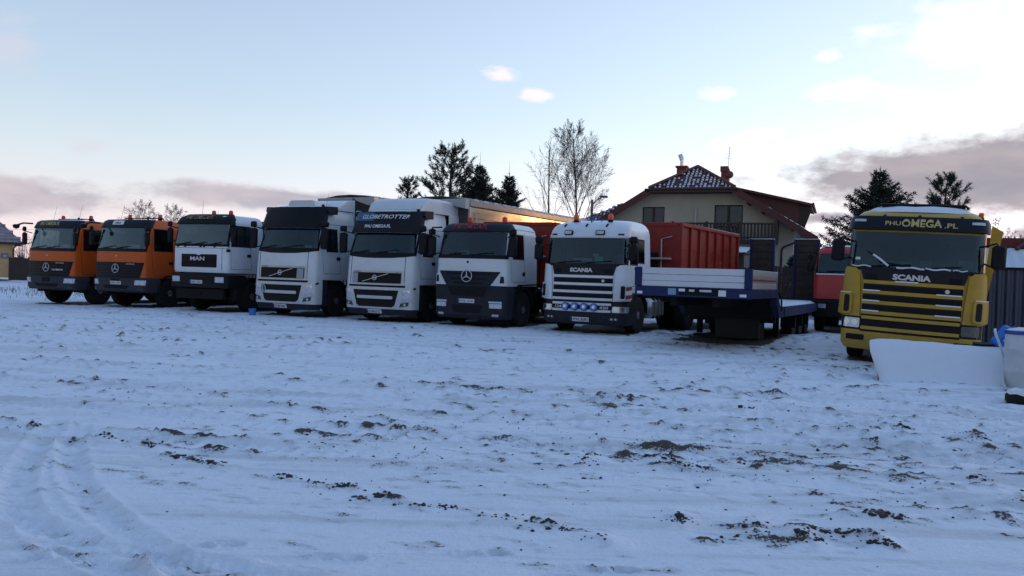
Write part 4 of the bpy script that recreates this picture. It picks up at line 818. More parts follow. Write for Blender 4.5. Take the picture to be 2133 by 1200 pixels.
def ground_fields(x, y):
    u = x * .955 - y * .297; v = x * .297 + y * .955
    w1 = fbm(x * .35, y * .35, 3, 5); st = fbm(u * .28 + w1 * 1.2, v * 1.9, 4, 9); fi = fbm(x * 5, y * 5, 4, 21); ff = fbm(x * 19, y * 19, 3, 31); mid = fbm(x * 1.6, y * 1.6, 4, 41)
    st2 = fbm(u * .55 + w1, v * 6.5, 4, 13); sm = lambda a, b, q: np.clip((q - a) / (b - a), 0, 1) ** 2 * (3 - 2 * np.clip((q - a) / (b - a), 0, 1))
    A = sm(4.6, 7.0, y + .25 * x + 1.2 * w1) * (1 - .75 * sm(20, 27, y)) * np.clip(.75 + 1.2 * w1 + .08 * x, .3, 1.2)
    D = .02 + A * (.12 + .6 * np.clip(st + .02, 0, .5) + .5 * np.clip(st2, 0, .4))
    for cx, cy, rx, ry, a in SPREAD:
        q = np.exp(-(((x - cx) * .955 - (y - cy) * .297) / rx) ** 2 - (((x - cx) * .297 + (y - cy) * .955) / ry) ** 2); D = np.maximum(D, a * q * (.46 + 1.4 * np.clip(st + .15, 0, .6)))
    h = .05 * fbm(x * .22, y * .22, 3, 2) + .028 * mid + .03 * st + .008 * fi + .003 * ff
    h = h + A * (.04 * st2 + .03 * st + .006 * fi)
    for p in TYRES:
        d, s = seg_dist(x, y, p); k = np.clip(1 - d / .5, 0, 1); tread = np.where((np.sin(s * 95 + np.sign(d) * d * 40) > .2), 1.0, 0.0)
        rut = np.exp(-(d / .085) ** 4); h = h * (1 - .5 * rut) - .032 * rut + .02 * np.exp(-((d - .125) / .022) ** 2) * (.6 + 2 * np.clip(fi, -.2, .4)) + .012 * rut * tread * (.6 + ff * 2) + .02 * rut * ff
        D = np.maximum(D, .1 * rut)
    for i, p in enumerate(LANES):
        d, s = seg_dist(x, y, p); wob = d + .05 * fbm(x * 2, y * 2, 2, 60 + i); on = np.clip(.7 + 1.8 * fbm(s * .25, s * 0 + i, 3, 70), 0, 1); rut = np.exp(-(wob / .2) ** 6) * on
        h = h * (1 - .75 * rut) - .03 * rut + .04 * np.exp(-((wob - .25) / .055) ** 2) * on * (.6 + 2 * np.clip(fi, -.2, .5)) + .009 * rut * np.sign(np.sin(s * 42)) * (np.abs(d) < .15)
        D = D * (1 - .6 * rut); D = np.maximum(D, (.30 + .9 * np.clip(fbm(s * .9, s * 0 + i, 3, 75), -.2, .4)) * 1.5 * on * np.exp(-((wob - .25) / .06) ** 2))
    d, s = seg_dist(x, y, RIDGE); q = np.exp(-(d / .06) ** 2); h = h + .045 * q * (.7 + 1.5 * fi); D = np.maximum(D, .56 * q)
    for p in CLODS:
        d, s = seg_dist(x, y, p); q = np.exp(-(d / .09) ** 2); h = h + .035 * q * (.7 + 1.2 * fi); D = np.maximum(D, .47 * q)
    for fx, fy in FEET:
        e = np.hypot((x - fx) / .075, (y - fy) / .042); h = h - .035 * np.exp(-e ** 4) + .014 * np.exp(-((e - 1.25) / .25) ** 2)
    # bare soil under the vehicles that stood there through the snowfall
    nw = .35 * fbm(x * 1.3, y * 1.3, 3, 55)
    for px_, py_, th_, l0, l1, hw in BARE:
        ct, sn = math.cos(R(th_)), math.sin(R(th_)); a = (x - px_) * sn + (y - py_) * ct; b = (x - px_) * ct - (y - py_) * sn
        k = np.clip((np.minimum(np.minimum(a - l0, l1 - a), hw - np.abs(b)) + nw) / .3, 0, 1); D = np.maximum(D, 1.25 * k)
    pk = fbm(u * 7.5, v * 14, 4, 101) + .35 * fbm(u * 2, v * 5, 2, 111); E = D * .75 + 1.25 * pk; so = np.clip((E - .4) / .25, 0, 1); h = h + .018 * so * so * (3 - 2 * so) * (1 + 2 * ff) * (y < 40); D = np.where(D > .9, D, E)
    # drifts: bank left of the yellow truck, ramp of snow before the blade, slight fall towards the first trucks
    h = h + .22 * np.exp(-(((x - 8.2) / 1.2) ** 2 + ((y - 20.5) / 2.2) ** 2)) + .10 * np.exp(-(((x - 7.0) / 1.4) ** 2 + ((y - 12.1) / .7) ** 2)) * (x > 0)
    h = h - .08 * np.clip((-x - 12) / 6, 0, 1) * np.clip((y - 18) / 8, 0, 1)
    far = np.clip((y - 45) / 60, 0, 1); h = h * (1 - far) + far * (.6 * fbm(x * .02, y * .02, 3, 90)) - far * .1
    return h, D
def ground_z(x, y):
    h, D = ground_fields(np.array([float(x)]), np.array([float(y)])); return float(h[0])
def make_ground():
    nc, nr = 1060, 560; ang = np.radians(np.linspace(-58, 58, nc)); a0, a1 = 1 / 2.4, 1 / 62
    d1 = 1 / np.linspace(a0, a1, nr) + 1.6; d2 = np.geomspace(d1[-1] * 1.08, 1500, 36); d = np.concatenate([[.2], d1, d2])
    X = np.outer(d, np.sin(ang)); Y = np.outer(d, np.cos(ang)) - 2.5; n = len(d)
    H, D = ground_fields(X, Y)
    V = np.stack([X, Y, H], -1).reshape(-1, 3)
    i, j = np.meshgrid(np.arange(n - 1), np.arange(nc - 1), indexing='ij'); b = (i * nc + j).ravel()
    F = np.stack([b, b + 1, b + nc + 1, b + nc], -1)[:, ::-1]
    me = bpy.data.meshes.new('ground'); me.vertices.add(len(V)); me.vertices.foreach_set('co', V.ravel().astype(np.float32))
    me.loops.add(F.size); me.loops.foreach_set('vertex_index', F.ravel().astype(np.int32)); me.polygons.add(len(F)); me.polygons.foreach_set('loop_start', np.arange(0, F.size, 4, dtype=np.int32)); me.polygons.foreach_set('loop_total', np.full(len(F), 4, np.int32))
    me.update(); me.validate(); me.shade_smooth()
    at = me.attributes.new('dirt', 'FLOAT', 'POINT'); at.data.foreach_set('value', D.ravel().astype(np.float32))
    m, t, b_ = nodes_of('yard_snow'); nn = t.nodes.new; ln = t.links.new
    A = nn('ShaderNodeAttribute'); A.attribute_name = 'dirt'; tcn = nn('ShaderNodeTexCoord')
    def noise(sc, det, ro, stretch=None):
        q = nn('ShaderNodeTexNoise'); q.inputs['Scale'].default_value = sc; q.inputs['Detail'].default_value = det; q.inputs['Roughness'].default_value = ro
        if stretch:
            mp = nn('ShaderNodeMapping'); mp.inputs['Rotation'].default_value = (0, 0, R(17)); mp.inputs['Scale'].default_value = stretch; ln(tcn.outputs['Object'], mp.inputs[0]); ln(mp.outputs[0], q.inputs['Vector'])
        else: ln(tcn.outputs['Object'], q.inputs['Vector'])
        return q.outputs[0]
    def ma(op, a, b2, c2=None):
        q = nn('ShaderNodeMath'); q.operation = op
        for k, v in enumerate((a, b2, c2)):
            if v is None: continue
            if isinstance(v, (int, float)): q.inputs[k].default_value = v
            else: ln(v, q.inputs[k])
        return q.outputs[0]
    def ss(v, e0, e1, hi=1.0):
        q = nn('ShaderNodeMapRange'); q.interpolation_type = 'SMOOTHSTEP'; q.inputs[1].default_value = e0; q.inputs[2].default_value = e1; q.inputs[4].default_value = hi; ln(v, q.inputs[0]); return q.outputs[0]
    n1 = noise(15, 6, .72); n2 = noise(44, 5, .65); n3 = noise(3.0, 8, .65, (.4, 4.5, 1)); n4 = noise(.5, 4, .5); n5 = noise(1.1, 5, .55, (.1, 1.7, 1)); n6 = noise(2.4, 6, .6, (.16, 3.4, 1))
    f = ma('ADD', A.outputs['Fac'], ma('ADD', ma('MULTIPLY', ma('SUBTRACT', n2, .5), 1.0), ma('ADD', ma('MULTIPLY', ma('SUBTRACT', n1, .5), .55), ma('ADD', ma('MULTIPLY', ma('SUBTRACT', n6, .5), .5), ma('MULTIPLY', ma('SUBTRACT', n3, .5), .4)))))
    def mixn(fac, a, b2):
        q = nn('ShaderNodeMix'); q.data_type = 'RGBA'; ln(fac, q.inputs[0])
        for k, v in ((6, a), (7, b2)):
            if isinstance(v, tuple): q.inputs[k].default_value = (*v, 1)
            else: ln(v, q.inputs[k])
        return q.outputs[2]
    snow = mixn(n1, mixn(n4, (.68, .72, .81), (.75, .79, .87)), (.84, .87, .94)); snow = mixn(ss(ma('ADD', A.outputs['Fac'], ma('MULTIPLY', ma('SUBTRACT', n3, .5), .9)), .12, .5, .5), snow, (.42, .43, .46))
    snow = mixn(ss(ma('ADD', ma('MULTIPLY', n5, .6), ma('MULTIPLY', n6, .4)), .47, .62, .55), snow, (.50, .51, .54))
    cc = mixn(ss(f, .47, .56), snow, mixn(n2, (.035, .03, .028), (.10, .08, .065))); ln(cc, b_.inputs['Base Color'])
    b_.inputs['Roughness'].default_value = .7; b_.inputs['Specular IOR Level'].default_value = .3
    bp = nn('ShaderNodeBump'); bp.inputs['Strength'].default_value = .7; bp.inputs['Distance'].default_value = .035
    ln(ma('ADD', ma('MULTIPLY', n2, .5), ma('ADD', n1, n3)), bp.inputs['Height']); ln(bp.outputs[0], b_.inputs['Normal'])
    me.materials.append(m); o = link('ground', me); tag(o, kind='structure')
make_ground()
def make_clods():
    """loose frozen soil lumps, far too many to count"""
    bm = bmesh.new(); bmesh.ops.create_icosphere(bm, subdivisions=1, radius=1); bv = np.array([v.co[:] for v in bm.verts]); bf = [tuple(v.index for v in f.verts) for f in bm.faces]; bm.free()
    pos = []
    for p in CLODS:
        L_ = sum(math.dist(a, b) for a, b in zip(p, p[1:])); cen = []
        for k in range(int(2 + L_ * 5)):
            i = RNG.integers(0, len(p) - 1); t = RNG.random(); cen.append((p[i][0] + (p[i + 1][0] - p[i][0]) * t, p[i][1] + (p[i + 1][1] - p[i][1]) * t, RNG.uniform(.02, .055)))
        for k in range(int(16 + L_ * 60)):
            c_ = cen[RNG.integers(0, len(cen))]; far_ = RNG.random() < .15
            pos.append((c_[0] + RNG.normal() * c_[2] * (3.5 if far_ else 1.2), c_[1] + RNG.normal() * c_[2] * (2.5 if far_ else .8), (.004 + abs(RNG.normal()) * .004) if far_ else (.006 + abs(RNG.normal()) * .009)))
    for cx, cy, rx, ry, a in SPREAD:
        if cy > 16 or a < .3: n_ = 40
        else: n_ = int(90 * a * rx * ry + 15)
        for k in range(n_):
            p, q = RNG.normal() * rx * .7, RNG.normal() * ry * .7; pos.append((cx + p * .955 + q * .297, cy - p * .297 + q * .955, abs(RNG.normal()) * .007 + .003))
    for k in range(160): pos.append((RNG.uniform(-7, 6), RNG.uniform(3.8, 15), abs(RNG.normal()) * .005 + .003))
    for p in LANES[:4]:
        for k in range(90): i = RNG.integers(len(p) // 3, len(p) - 1); pos.append((p[i][0] + RNG.normal() * .15, p[i][1] + RNG.choice((-.25, .25)) + RNG.normal() * .06, abs(RNG.normal()) * .006 + .003))
    pos = np.array(pos); z, D = ground_fields(pos[:, 0], pos[:, 1]); V = []; F = []
    for (x, y, r), h in zip(pos, z):
        r = min(r * .8, .026); a = RNG.random() * 6.28; ca, sa = math.cos(a), math.sin(a); q = bv * (RNG.uniform(.65, 1.35, (len(bv), 1))) * np.array([r * RNG.uniform(.8, 1.6), r, r * RNG.uniform(.5, .95)])
        q = np.stack([q[:, 0] * ca - q[:, 1] * sa + x, q[:, 0] * sa + q[:, 1] * ca + y, q[:, 2] + h + r * RNG.uniform(-.35, .3)], -1); b = len(V); V += q.tolist(); F += [tuple(i + b for i in f) for f in bf]
    m = M(); m.v = [tuple(p) for p in V]; m.f = F
    o = obj('soil_lumps', m, pm('frozen_soil', (.035, .03, .027), .9, var=.4, vscale=20), None, False, recalc=False); tag(o, 'scattered lumps of dark frozen soil lying on the snowy yard', 'soil', kind='stuff')
make_clods()

# ------------------------------------------------------------------ trailers, containers, yard things
def tipping_trailer(label, front, th, top, L_=10.2):
    T = thing('semi_trailer', label, 'trailer', (front[0], front[1], 0), R(-th), 'tipping semi-trailers behind the tall white tractors')
    SIDE = pm('polished_aluminium_side', (.36, .31, .25), .3, .9, var=.1, vscale=1.2, bump=.05, bscale=2)
    zb = 1.55; zt = top
    n = 18
    for g in (-1, 1):
        m = M()
        for k in range(n):                                     # planks of the hollow-profile wall
            pass
        hz = (zt - .34 - zb) / 6
        for k in range(6): obj('side_plank', M().box(min(g * 1.22, g * 1.25), max(g * 1.22, g * 1.25), .06, L_, zb + k * hz + .004, zb + (k + 1) * hz - .004, .006), SIDE, T)
        obj('top_rail', M().box(min(g * 1.2, g * 1.275), max(g * 1.2, g * 1.275), 0, L_, zt - .33, zt - .12, .02), pm('rail_aluminium', (.30, .27, .25), .5, .6), T)
        obj('corner_post', M().box(min(g * 1.19, g * 1.265), max(g * 1.19, g * 1.265), -.01, .07, zb, zt - .34, .01), ALU, T)
        for y in (3.6, 7.4): obj('side_lamp', M().lathe([(0, .07), (.05, .06), (.07, .02)], (g * 1.25, y, zb + 1.2), 'x', 12) if g > 0 else M().lathe([(0, .07), (-.05, .06), (-.07, .02)], (g * 1.25, y, zb + 1.2), 'x', 12), ALU, T)
        obj('ladder', M().tube([(g * 1.29, .35, zb + .9), (g * 1.29, .35, zt - .5), (g * 1.29, .62, zt - .5)], .015, 6), ALU, T)
    obj('front_wall', M().box(-1.2, 1.2, 0, .05, zb, zt - .1, .01), pm('front_wall_dark', (.05, .05, .055), .7), T)
    obj('floor', M().box(-1.2, 1.2, .05, L_, zb, zb + .05), CHASS, T); obj('tailgate', M().box(-1.22, 1.22, L_, L_ + .06, zb, zt - .15), ALU, T)
    obj('front_bracket', M().prism([(.35, zt - .1), (1.26, zt - .1), (1.26, zt - .42), (.95, zt - .36), (.5, zt - .22)], 'y', -.28, -.03).box(-1.26, .3, -.28, -.03, zt - .2, zt - .1, .02), pm('bracket_grey', (.36, .38, .4), .5, .3), T)
    for k in range(17):
        y = .1 + k * (L_ - .3) / 16; obj('roof_bow', M().tube([(-1.24, y, zt - .1), (-.6, y, zt - .03), (0, y, zt), (.6, y, zt - .03), (1.24, y, zt - .1)], .035, 5), ALU, T)
    tp = M(); ny = 34; V = []
    for i in range(ny + 1):
        y = L_ * i / ny
        for j, x in enumerate((-1.27, -1.24, -.6, 0, .6, 1.24, 1.27)): V.append((x, y, zt + .03 - .13 * (abs(x) / 1.25) ** 2 - (.05 if abs(x) > 1.26 else 0) + .018 * math.sin(i * 2.9 + j)))
    tp.add(V, [(i * 7 + j, i * 7 + j + 1, (i + 1) * 7 + j + 1, (i + 1) * 7 + j) for i in range(ny) for j in range(6)]); obj('roof_tarpaulin', tp, pm('tarp_snow_dusted', (.40, .41, .44), .8, var=.5, vscale=5), T, angle=60)
    for k in range(17): y = .2 + k * (L_ - .4) / 16; obj('tarp_hem_strap', M().box(1.255, 1.285, y, y + .3, zt - .155, zt - .075, .01), pm('strap_snowy', (.5, .52, .56), .7), T)
    obj('chassis_frame', M().box(-.5, -.38, .6, L_, 1.15, 1.5).box(.38, .5, .6, L_, 1.15, 1.5), CHASS, T)
    for y in (6.2, 7.5, 8.8):
        for g in (-1, 1): wheel(T, g * 1.02, y, .5, .34, g)
tipping_trailer('tipping trailer with bright aluminium side coupled behind lettered-visor tractor', (-2.52, 26.45), 30, 4.02)
tipping_trailer('tipping trailer mostly hidden behind the plain-visor tall tractor', (-5.66, 27.75), 29, 4.1)

def skip_container(label, corner, th, L_, top, w=2.45, base=1.15):
    """roll-off container standing on a truck frame; corner = its front right top corner"""
    t = R(th); ox = corner[0] - w / 2 * math.cos(t); oy = corner[1] + w / 2 * math.sin(t)
    T = thing('roll_off_container', label, 'container', (ox, oy, base), -t, 'red roll-off containers'); H = top - base; h2 = w / 2
    RED = pm('red_container_paint', (.25, .02, .012), .42, spec=.3, var=.35, vscale=2.5, coat=.05, bump=.12, bscale=5)
    obj('front_wall', M().box(-h2, h2, 0, .05, .12, H - .1), RED, T); obj('rear_wall', M().box(-h2, h2, L_ - .05, L_, .12, H - .1), RED, T); obj('floor', M().box(-h2 + .01, h2 - .01, .05, L_ - .05, .1, .16), RED, T)
    for g in (-1, 1):
        obj('side_wall', M().box(min(g * (h2 - .11), g * (h2 - .07)), max(g * (h2 - .11), g * (h2 - .07)), .05, L_ - .05, .12, H - .1), RED, T)
        for k in range(8): y = .02 + k * (L_ - .14) / 7; obj('side_rib', M().prism([(min(g * (h2 - .08), g * h2), y), (max(g * (h2 - .08), g * h2), y + .0), (max(g * (h2 - .08), g * h2), y + .1), (min(g * (h2 - .08), g * h2), y + .1)], 'z', .1, H - .12), RED, T)
        for k in range(7): y = .12 + k * (L_ - .14) / 7; obj('side_crease', M().box(min(g * (h2 - .075), g * (h2 - .05)), max(g * (h2 - .075), g * (h2 - .05)), y + .01, y + (L_ - .14) / 7 - .12, H * .62, H * .62 + .03, .008), RED, T)
        obj('top_rail', M().box(min(g * (h2 - .1), g * (h2 + .015)), max(g * (h2 - .1), g * (h2 + .015)), -.01, L_ + .01, H - .12, H, .02), RED, T)
    obj('top_rail', M().box(-h2 + .1, h2 - .1, -.02, .07, H - .12, H, .02), RED, T); obj('top_rail', M().box(-h2 + .1, h2 - .1, L_ - .07, L_ + .02, H - .12, H, .02), RED, T)
    for x in (-.5, .5): obj('skid_rail', M().box(x - .06, x + .06, .05, L_, 0, .12), CHASS, T)
    obj('front_ladder', M().tube([(.62, -.04, .5), (.62, -.06, H - .5), (.95, -.06, H - .42)], .022, 6), ALU, T)
    obj('front_shelf', M().box(.1, .95, -.25, -.02, H - 1.12, H - 1.06, .01), pm('shelf_grey', (.3, .3, .3), .6), T); obj('lift_hook_frame', M().box(-.5, .5, -.12, -.01, .2, 1.2, .02), CHASS, T)
    return T, RED
C1, RED = skip_container('red steel container with ribbed side behind the white truck with blue spot lamps', (4.98, 23.82), 31.9, 5.9, 3.25)
obj('side_lettering', M().add([(1.155 + .0, 4.2 + p[0] * .35, .55 + p[1] * .5) for p in text_geo('7A')[0]], text_geo('7A')[1]), pm('worn_white_paint', (.42, .36, .34), .7, var=.5, vscale=14), C1, recalc=False)
C2, _ = skip_container('dark red container mostly hidden between the star-emblem truck and the spot-lamp truck', (1.30, 25.05), 22, 5.6, 3.22)
def hook_trailer():
    T = thing('container_trailer', 'dark flat trailer frame carrying the ribbed red container', 'trailer', (3.95, 24.45, 0), R(-31.9))
    obj('frame', M().box(-.6, -.45, -.2, 6.0, .85, 1.13).box(.45, .6, -.2, 6.0, .85, 1.13).box(-1.1, 1.1, -.2, -.05, .9, 1.1), CHASS, T)
    for y in (1.0, 4.4, 5.6):
        for g in (-1, 1): wheel(T, g * 1.0, y, .5, .34, g)
hook_trailer()

def lowbed():
    T = thing('lowbed_trailer', 'blue low-bed trailer with white dropside boards and snow on its bed', 'trailer', (3.9, 17.5, 0), R(-28))
    WB = pm('white_board', (.52, .57, .63), .4, .2, var=.08, vscale=1.5, grime=.1); BG = pm('beige_board', (.50, .47, .42), .45, .1, var=.1)
    # gooseneck deck frame
    obj('front_beam', M().box(-1.28, 1.28, .0, .12, 1.16, 1.375, .01), BLUEP, T)
    for g in (-1, 1):
        obj('side_beam', M().box(min(g * 1.16, g * 1.28), max(g * 1.16, g * 1.28), .122, 3.2, 1.17, 1.375, .01), BLUEP, T)
        obj('corner_post', M().box(min(g * 1.14, g * 1.29), max(g * 1.14, g * 1.29), -.02, .1, 1.376, 1.8, .01), BLUEP, T)
        obj('rear_post', M().box(min(g * 1.22, g * 1.285), max(g * 1.22, g * 1.285), 3.02, 3.1, 1.376, 1.8, .01), ALU, T)
        for k, (z0, z1) in enumerate(((1.378, 1.505), (1.51, 1.65), (1.655, 1.79))):
            obj('side_board', M().box(min(g * 1.24, g * 1.27), max(g * 1.24, g * 1.27), .105, 3.015, z0, z1, .008), BG if k != 1 else pm('board_groove', (.32, .3, .28), .5), T)
        obj('red_stripe', M().box(min(g * 1.268, g * 1.275), max(g * 1.268, g * 1.275), .15, 2.9, 1.55, 1.59), REDL, T)
        obj('neck_slope', M().prism([(3.2, 1.375), (3.2, 1.0), (3.7, .66), (4.3, .66), (4.3, .93), (3.75, .95)], 'x', min(g * 1.1, g * 1.26), max(g * 1.1, g * 1.26)), BLUEP, T)
        obj('bed_rail', M().box(min(g * 1.14, g * 1.28), max(g * 1.14, g * 1.28), 4.3, 11.3, .66, .93, .01), BLUEP, T)
    for z0, z1 in ((1.378, 1.50), (1.505, 1.645), (1.65, 1.79)): obj('front_board', M().box(-1.135, 1.135, .02, .06, z0, z1, .008), WB, T)
    obj('deck', M().box(-1.15, 1.15, .125, 3.2, 1.18, 1.25), CHASS, T); obj('neck_wall', M().box(-1.1, 1.1, 3.45, 3.6, .6, 1.3), CHASS, T)
    obj('neck_beams', M().box(-.55, -.4, .3, 4.3, .95, 1.18).box(.4, .55, .3, 4.3, .95, 1.18).box(-1.1, 1.1, 3.9, 4.1, .5, .95), CHASS, T)
    for x, w_, mt in ((-.42, .09, pm('light_blue_box', (.16, .3, .42), .5)), (-.2, .07, WHITEL), (.02, .06, SILVER), (.32, .13, SILVER), (.68, .08, WHITEL), (-1.16, .06, WHITEL), (1.12, .07, WHITEL)):
        obj('connector_plate', M().box(x - w_, x + w_, -.025, -.001, 1.28 if abs(x) < .35 else 1.2, 1.33 if abs(x) < .9 and x > 0 else 1.26 if abs(x) > 1 else 1.34, .004), mt, T)
    obj('valve_panel', M().box(-.26, .62, -.012, -.0015, 1.2, 1.36, .004), CHASS, T)
    bd = obj('bed', M().box(-1.14, 1.14, 4.1, 11.3, .8, .925, .01), CHASS, T)
    snow_slab('bed_snow', T, lambda u, v: (-1.24 + 2.48 * u, 4.0 + 7.25 * v, .93), 14, 40, .07, 21, edge=.06)
    for x in (-1.05, .98):
        lg = obj('landing_leg', M().box(x - .07, x + .07, 4.75, 4.9, .1, 1.0, .01), CHASS, T); obj('leg_foot', M().box(x - .16, x + .16, 4.68, 4.98, .0, .08, .02), CHASS, lg)
    obj('tool_locker', M().box(-.35, .75, 3.62, 4.5, .06, .95, .03), pm('locker_black', (.008, .008, .009), .7), T)
    for y in (6.6, 7.85, 9.1):
        for g in (-1, 1): wheel(T, g * 1.02, y, .4, .3, g)
        for g in (-1, 1): obj('mudguard', M().box(min(g * .86, g * 1.27), max(g * .86, g * 1.27), y - .42, y - .39, .3, .75, .005), CHASS, T)
    RAMP = pm('rusty_dark_steel', (.05, .04, .035), .75, .3, var=.5, vscale=4, bump=.3)
    for x in (-1.12, .35):
        r_ = obj('ramp', M().box(x, x + .8, 11.55, 11.62, .8, 3.04, .01), RAMP, T)
        for dx in (0, .76): obj('ramp_edge', M().box(x + dx - .015, x + dx + .055, 11.48, 11.66, .78, 3.05, .01), BLUEP, r_)
        for k in range(9): obj('ramp_rung', M().box(x + .055, x + .745, 11.52, 11.55, .95 + k * .24, 1.0 + k * .24), RAMP, r_)
        obj('ramp_snow', M().box(x, x + .8, 11.5, 11.64, 3.055, 3.075, .006), SNOW, r_)
    obj('rear_beam', M().box(-1.25, 1.25, 11.3, 11.5, .6, .92, .02), BLUEP, T); obj('coil_hose', M().tube([(1.27, 3.3, 1.3), (1.34, 3.4, 1.1), (1.33, 3.5, .85), (1.3, 3.6, 1.1)], .02, 6), CHASS, T)
lowbed()

def plough():
    """long blade in front of the yellow truck, wholly under snow"""
    T = thing('plough_blade', 'long curved plough blade buried in smooth snow before the yellow truck', 'plough', (6.0, 13.36, 0), R(-30))
    W_ = 2.55; prof = [(.0, .02), (-.02, .1), (.02, .24), (.1, .38), (.2, .5), (.27, .58)]
    m = M(); n = len(prof); bk = [(y + .05, z) for y, z in reversed(prof)]
    m.prism(prof + bk, 'x', .3, W_); obj('blade', m, pm('blade_steel', (.08, .07, .06), .7, .4), T)
    obj('push_frame', M().box(.5, .62, .3, 1.6, .15, .3).box(W_ - .7, W_ - .58, .3, 1.6, .15, .3).box(.3, W_ - .3, .3, .42, .12, .34), CHASS, T)
    # snow skin: thick sloping mass over the face, rolled edge at the top
    nx = 44; pr = [(.42, .3), (.42, .5), (.4, .585), (.33, .63), (.24, .635), (.12, .59), (-.04, .46), (-.22, .3), (-.4, .14), (-.58, .03), (-.85, -.05)]; V = []
    for i in range(nx + 1):
        u = i / nx; x = -.03 + (W_ + .35) * u; e = min(1, u / .05) ** .5 if u < .05 else 1
        for j, (y, z) in enumerate(pr):
            nz_ = 1.7 * float(fbm(np.array([x * 1.5]), np.array([j * .4]), 4, 77)[0])
            low = 1 - max(0, (j - 6)) / 4 if u < .06 else 1
            yy = y * (1 if u > .05 else .55 + .45 * e) + nz_ * .04; zz = z * (.96 + .04 * e) + nz_ * .05 - .02 * u
            V.append((x + max(0, .5 - max(zz, 0)) * .42 * max(0, 1 - u * 2.5), yy, max(zz, -.06)))
    k = len(pr); F = [(i * k + j, i * k + j + 1, (i + 1) * k + j + 1, (i + 1) * k + j) for i in range(nx) for j in range(k - 1)] + [tuple(range(k - 1, -1, -1))]
    obj('snow_cover', M().add(V, F), SNOW, T, angle=60)
plough()

def barrel():
    T = thing('barrel', 'white plastic barrel with blue rim and snow on its lid at right edge', 'barrel', (7.7, 11.95, ground_z(7.7, 11.95) - .01), 0)
    obj('drum', M().lathe([(0, .27), (.02, .29), (.25, .295), (.27, .305), (.3, .305), (.32, .295), (.58, .295), (.6, .305), (.63, .305), (.65, .295), (.82, .29), (.84, .28)], n=32), pm('white_drum', (.50, .53, .58), .5, var=.12, vscale=4, grime=.1), T)
    obj('rim_band', M().lathe([(.83, .288), (.835, .302), (.885, .302), (.89, .285)], n=32), pm('blue_plastic', (.012, .05, .26), .4), T)
    snow_slab('lid_snow', T, lambda u, v: ((lambda a, r: (r * math.cos(a), r * math.sin(a), .885))(math.atan2(v - .5, u - .5), min(.27, math.hypot(u - .5, v - .5) * .54))), 12, 12, .05, 31, edge=.3)
barrel()
def canister():
    B = pm('bright_blue_plastic', (.015, .13, .55), .35, var=.15)
    T = thing('canister', 'bright blue plastic canister tilted on dark crate behind the white barrel', 'canister', (7.72, 12.75, .62), R(20)); T.rotation_euler = (R(20), R(32), R(25))
    obj('body', M().box(-.12, .12, -.1, .1, 0, .36, .035), B, T); obj('label_band', M().box(-.1, .1, -.108, -.101, .1, .24, .002), pm('pale_blue_label', (.25, .42, .65), .5), T)
    obj('cap', M().lathe([(.36, .045), (.41, .045), (.415, .03)], (.04, 0, 0), n=14), B, T)
    K = thing('crate', 'dark crate standing in the snow behind the barrel', 'crate', (7.95, 12.95, 0), R(-28))
    for k in range(4): obj('slat', M().box(-.42, .42, -.3, -.27, .04 + k * .16, .16 + k * .16, .006), CHASS, K); obj('slat', M().box(-.42, .42, .27, .3, .04 + k * .16, .16 + k * .16, .006), CHASS, K)
    obj('top', M().box(-.42, .42, -.265, .265, .6, .65, .01), CHASS, K); 
    for x in (-.38, .38):
        for y in (-.24, .24): obj('corner_leg', M().box(x - .03, x + .03, y - .03, y + .03, 0, .6), CHASS, K)
    H_ = obj('hose', M().tube(smooth_line([(7.6, 12.6, .9), (7.52, 12.45, .84), (7.5, 12.25, .6), (7.46, 12.1, .35), (7.36, 11.95, .14), (7.3, 11.75, .06), (7.28, 11.6, .04)], 5), .02, 8), pm('white_hose', (.5, .52, .55), .5), None); tag(H_, 'white hose hanging down beside the barrel into the snow', 'hose')
canister()
def loose_tyre():
    x, y = 7.0, 10.75; T = thing('tyre', 'small tyre lying flat in the snow in front of the barrel', 'tyre', (x, y, ground_z(x, y)))
    obj('casing', M().lathe([(0.0, .2), (.01, .27), (.05, .3), (.12, .3), (.16, .27), (.17, .2), (.12, .16), (.05, .16)], n=28), RUBBER, T)
    m = M(); n = 28; V = []
    for r_, z_ in ((.19, .165), (.21, .19), (.24, .2), (.27, .18), (.285, .15)):
        for j in range(n): V.append((r_ * math.cos(j * 6.2832 / n), r_ * math.sin(j * 6.2832 / n), z_ + .01 * math.sin(j * 1.7)))
    m.add(V, [(i * n + j, i * n + (j + 1) % n, (i + 1) * n + (j + 1) % n, (i + 1) * n + j) for i in range(4) for j in range(n)]); obj('snow_ring', m, SNOW, T)
loose_tyre()
def bucket():
    x, y = -8.25, 25.6; T = thing('bucket', 'small blue bucket on the snow by the corner of the plain-visor tractor', 'bucket', (x, y, ground_z(x, y)))
    B = pm('bucket_blue', (.03, .15, .5), .4); obj('pail', M().lathe([(0, .09), (.01, .1), (.18, .115), (.2, .125), (.205, .118), (.18, .108), (.02, .09)], n=20), B, T); obj('handle', M().tube([(-.115, 0, .19), (-.09, -.05, .15), (0, -.12, .1), (.09, -.05, .15), (.115, 0, .19)], .006, 5), STEEL, T)
bucket()

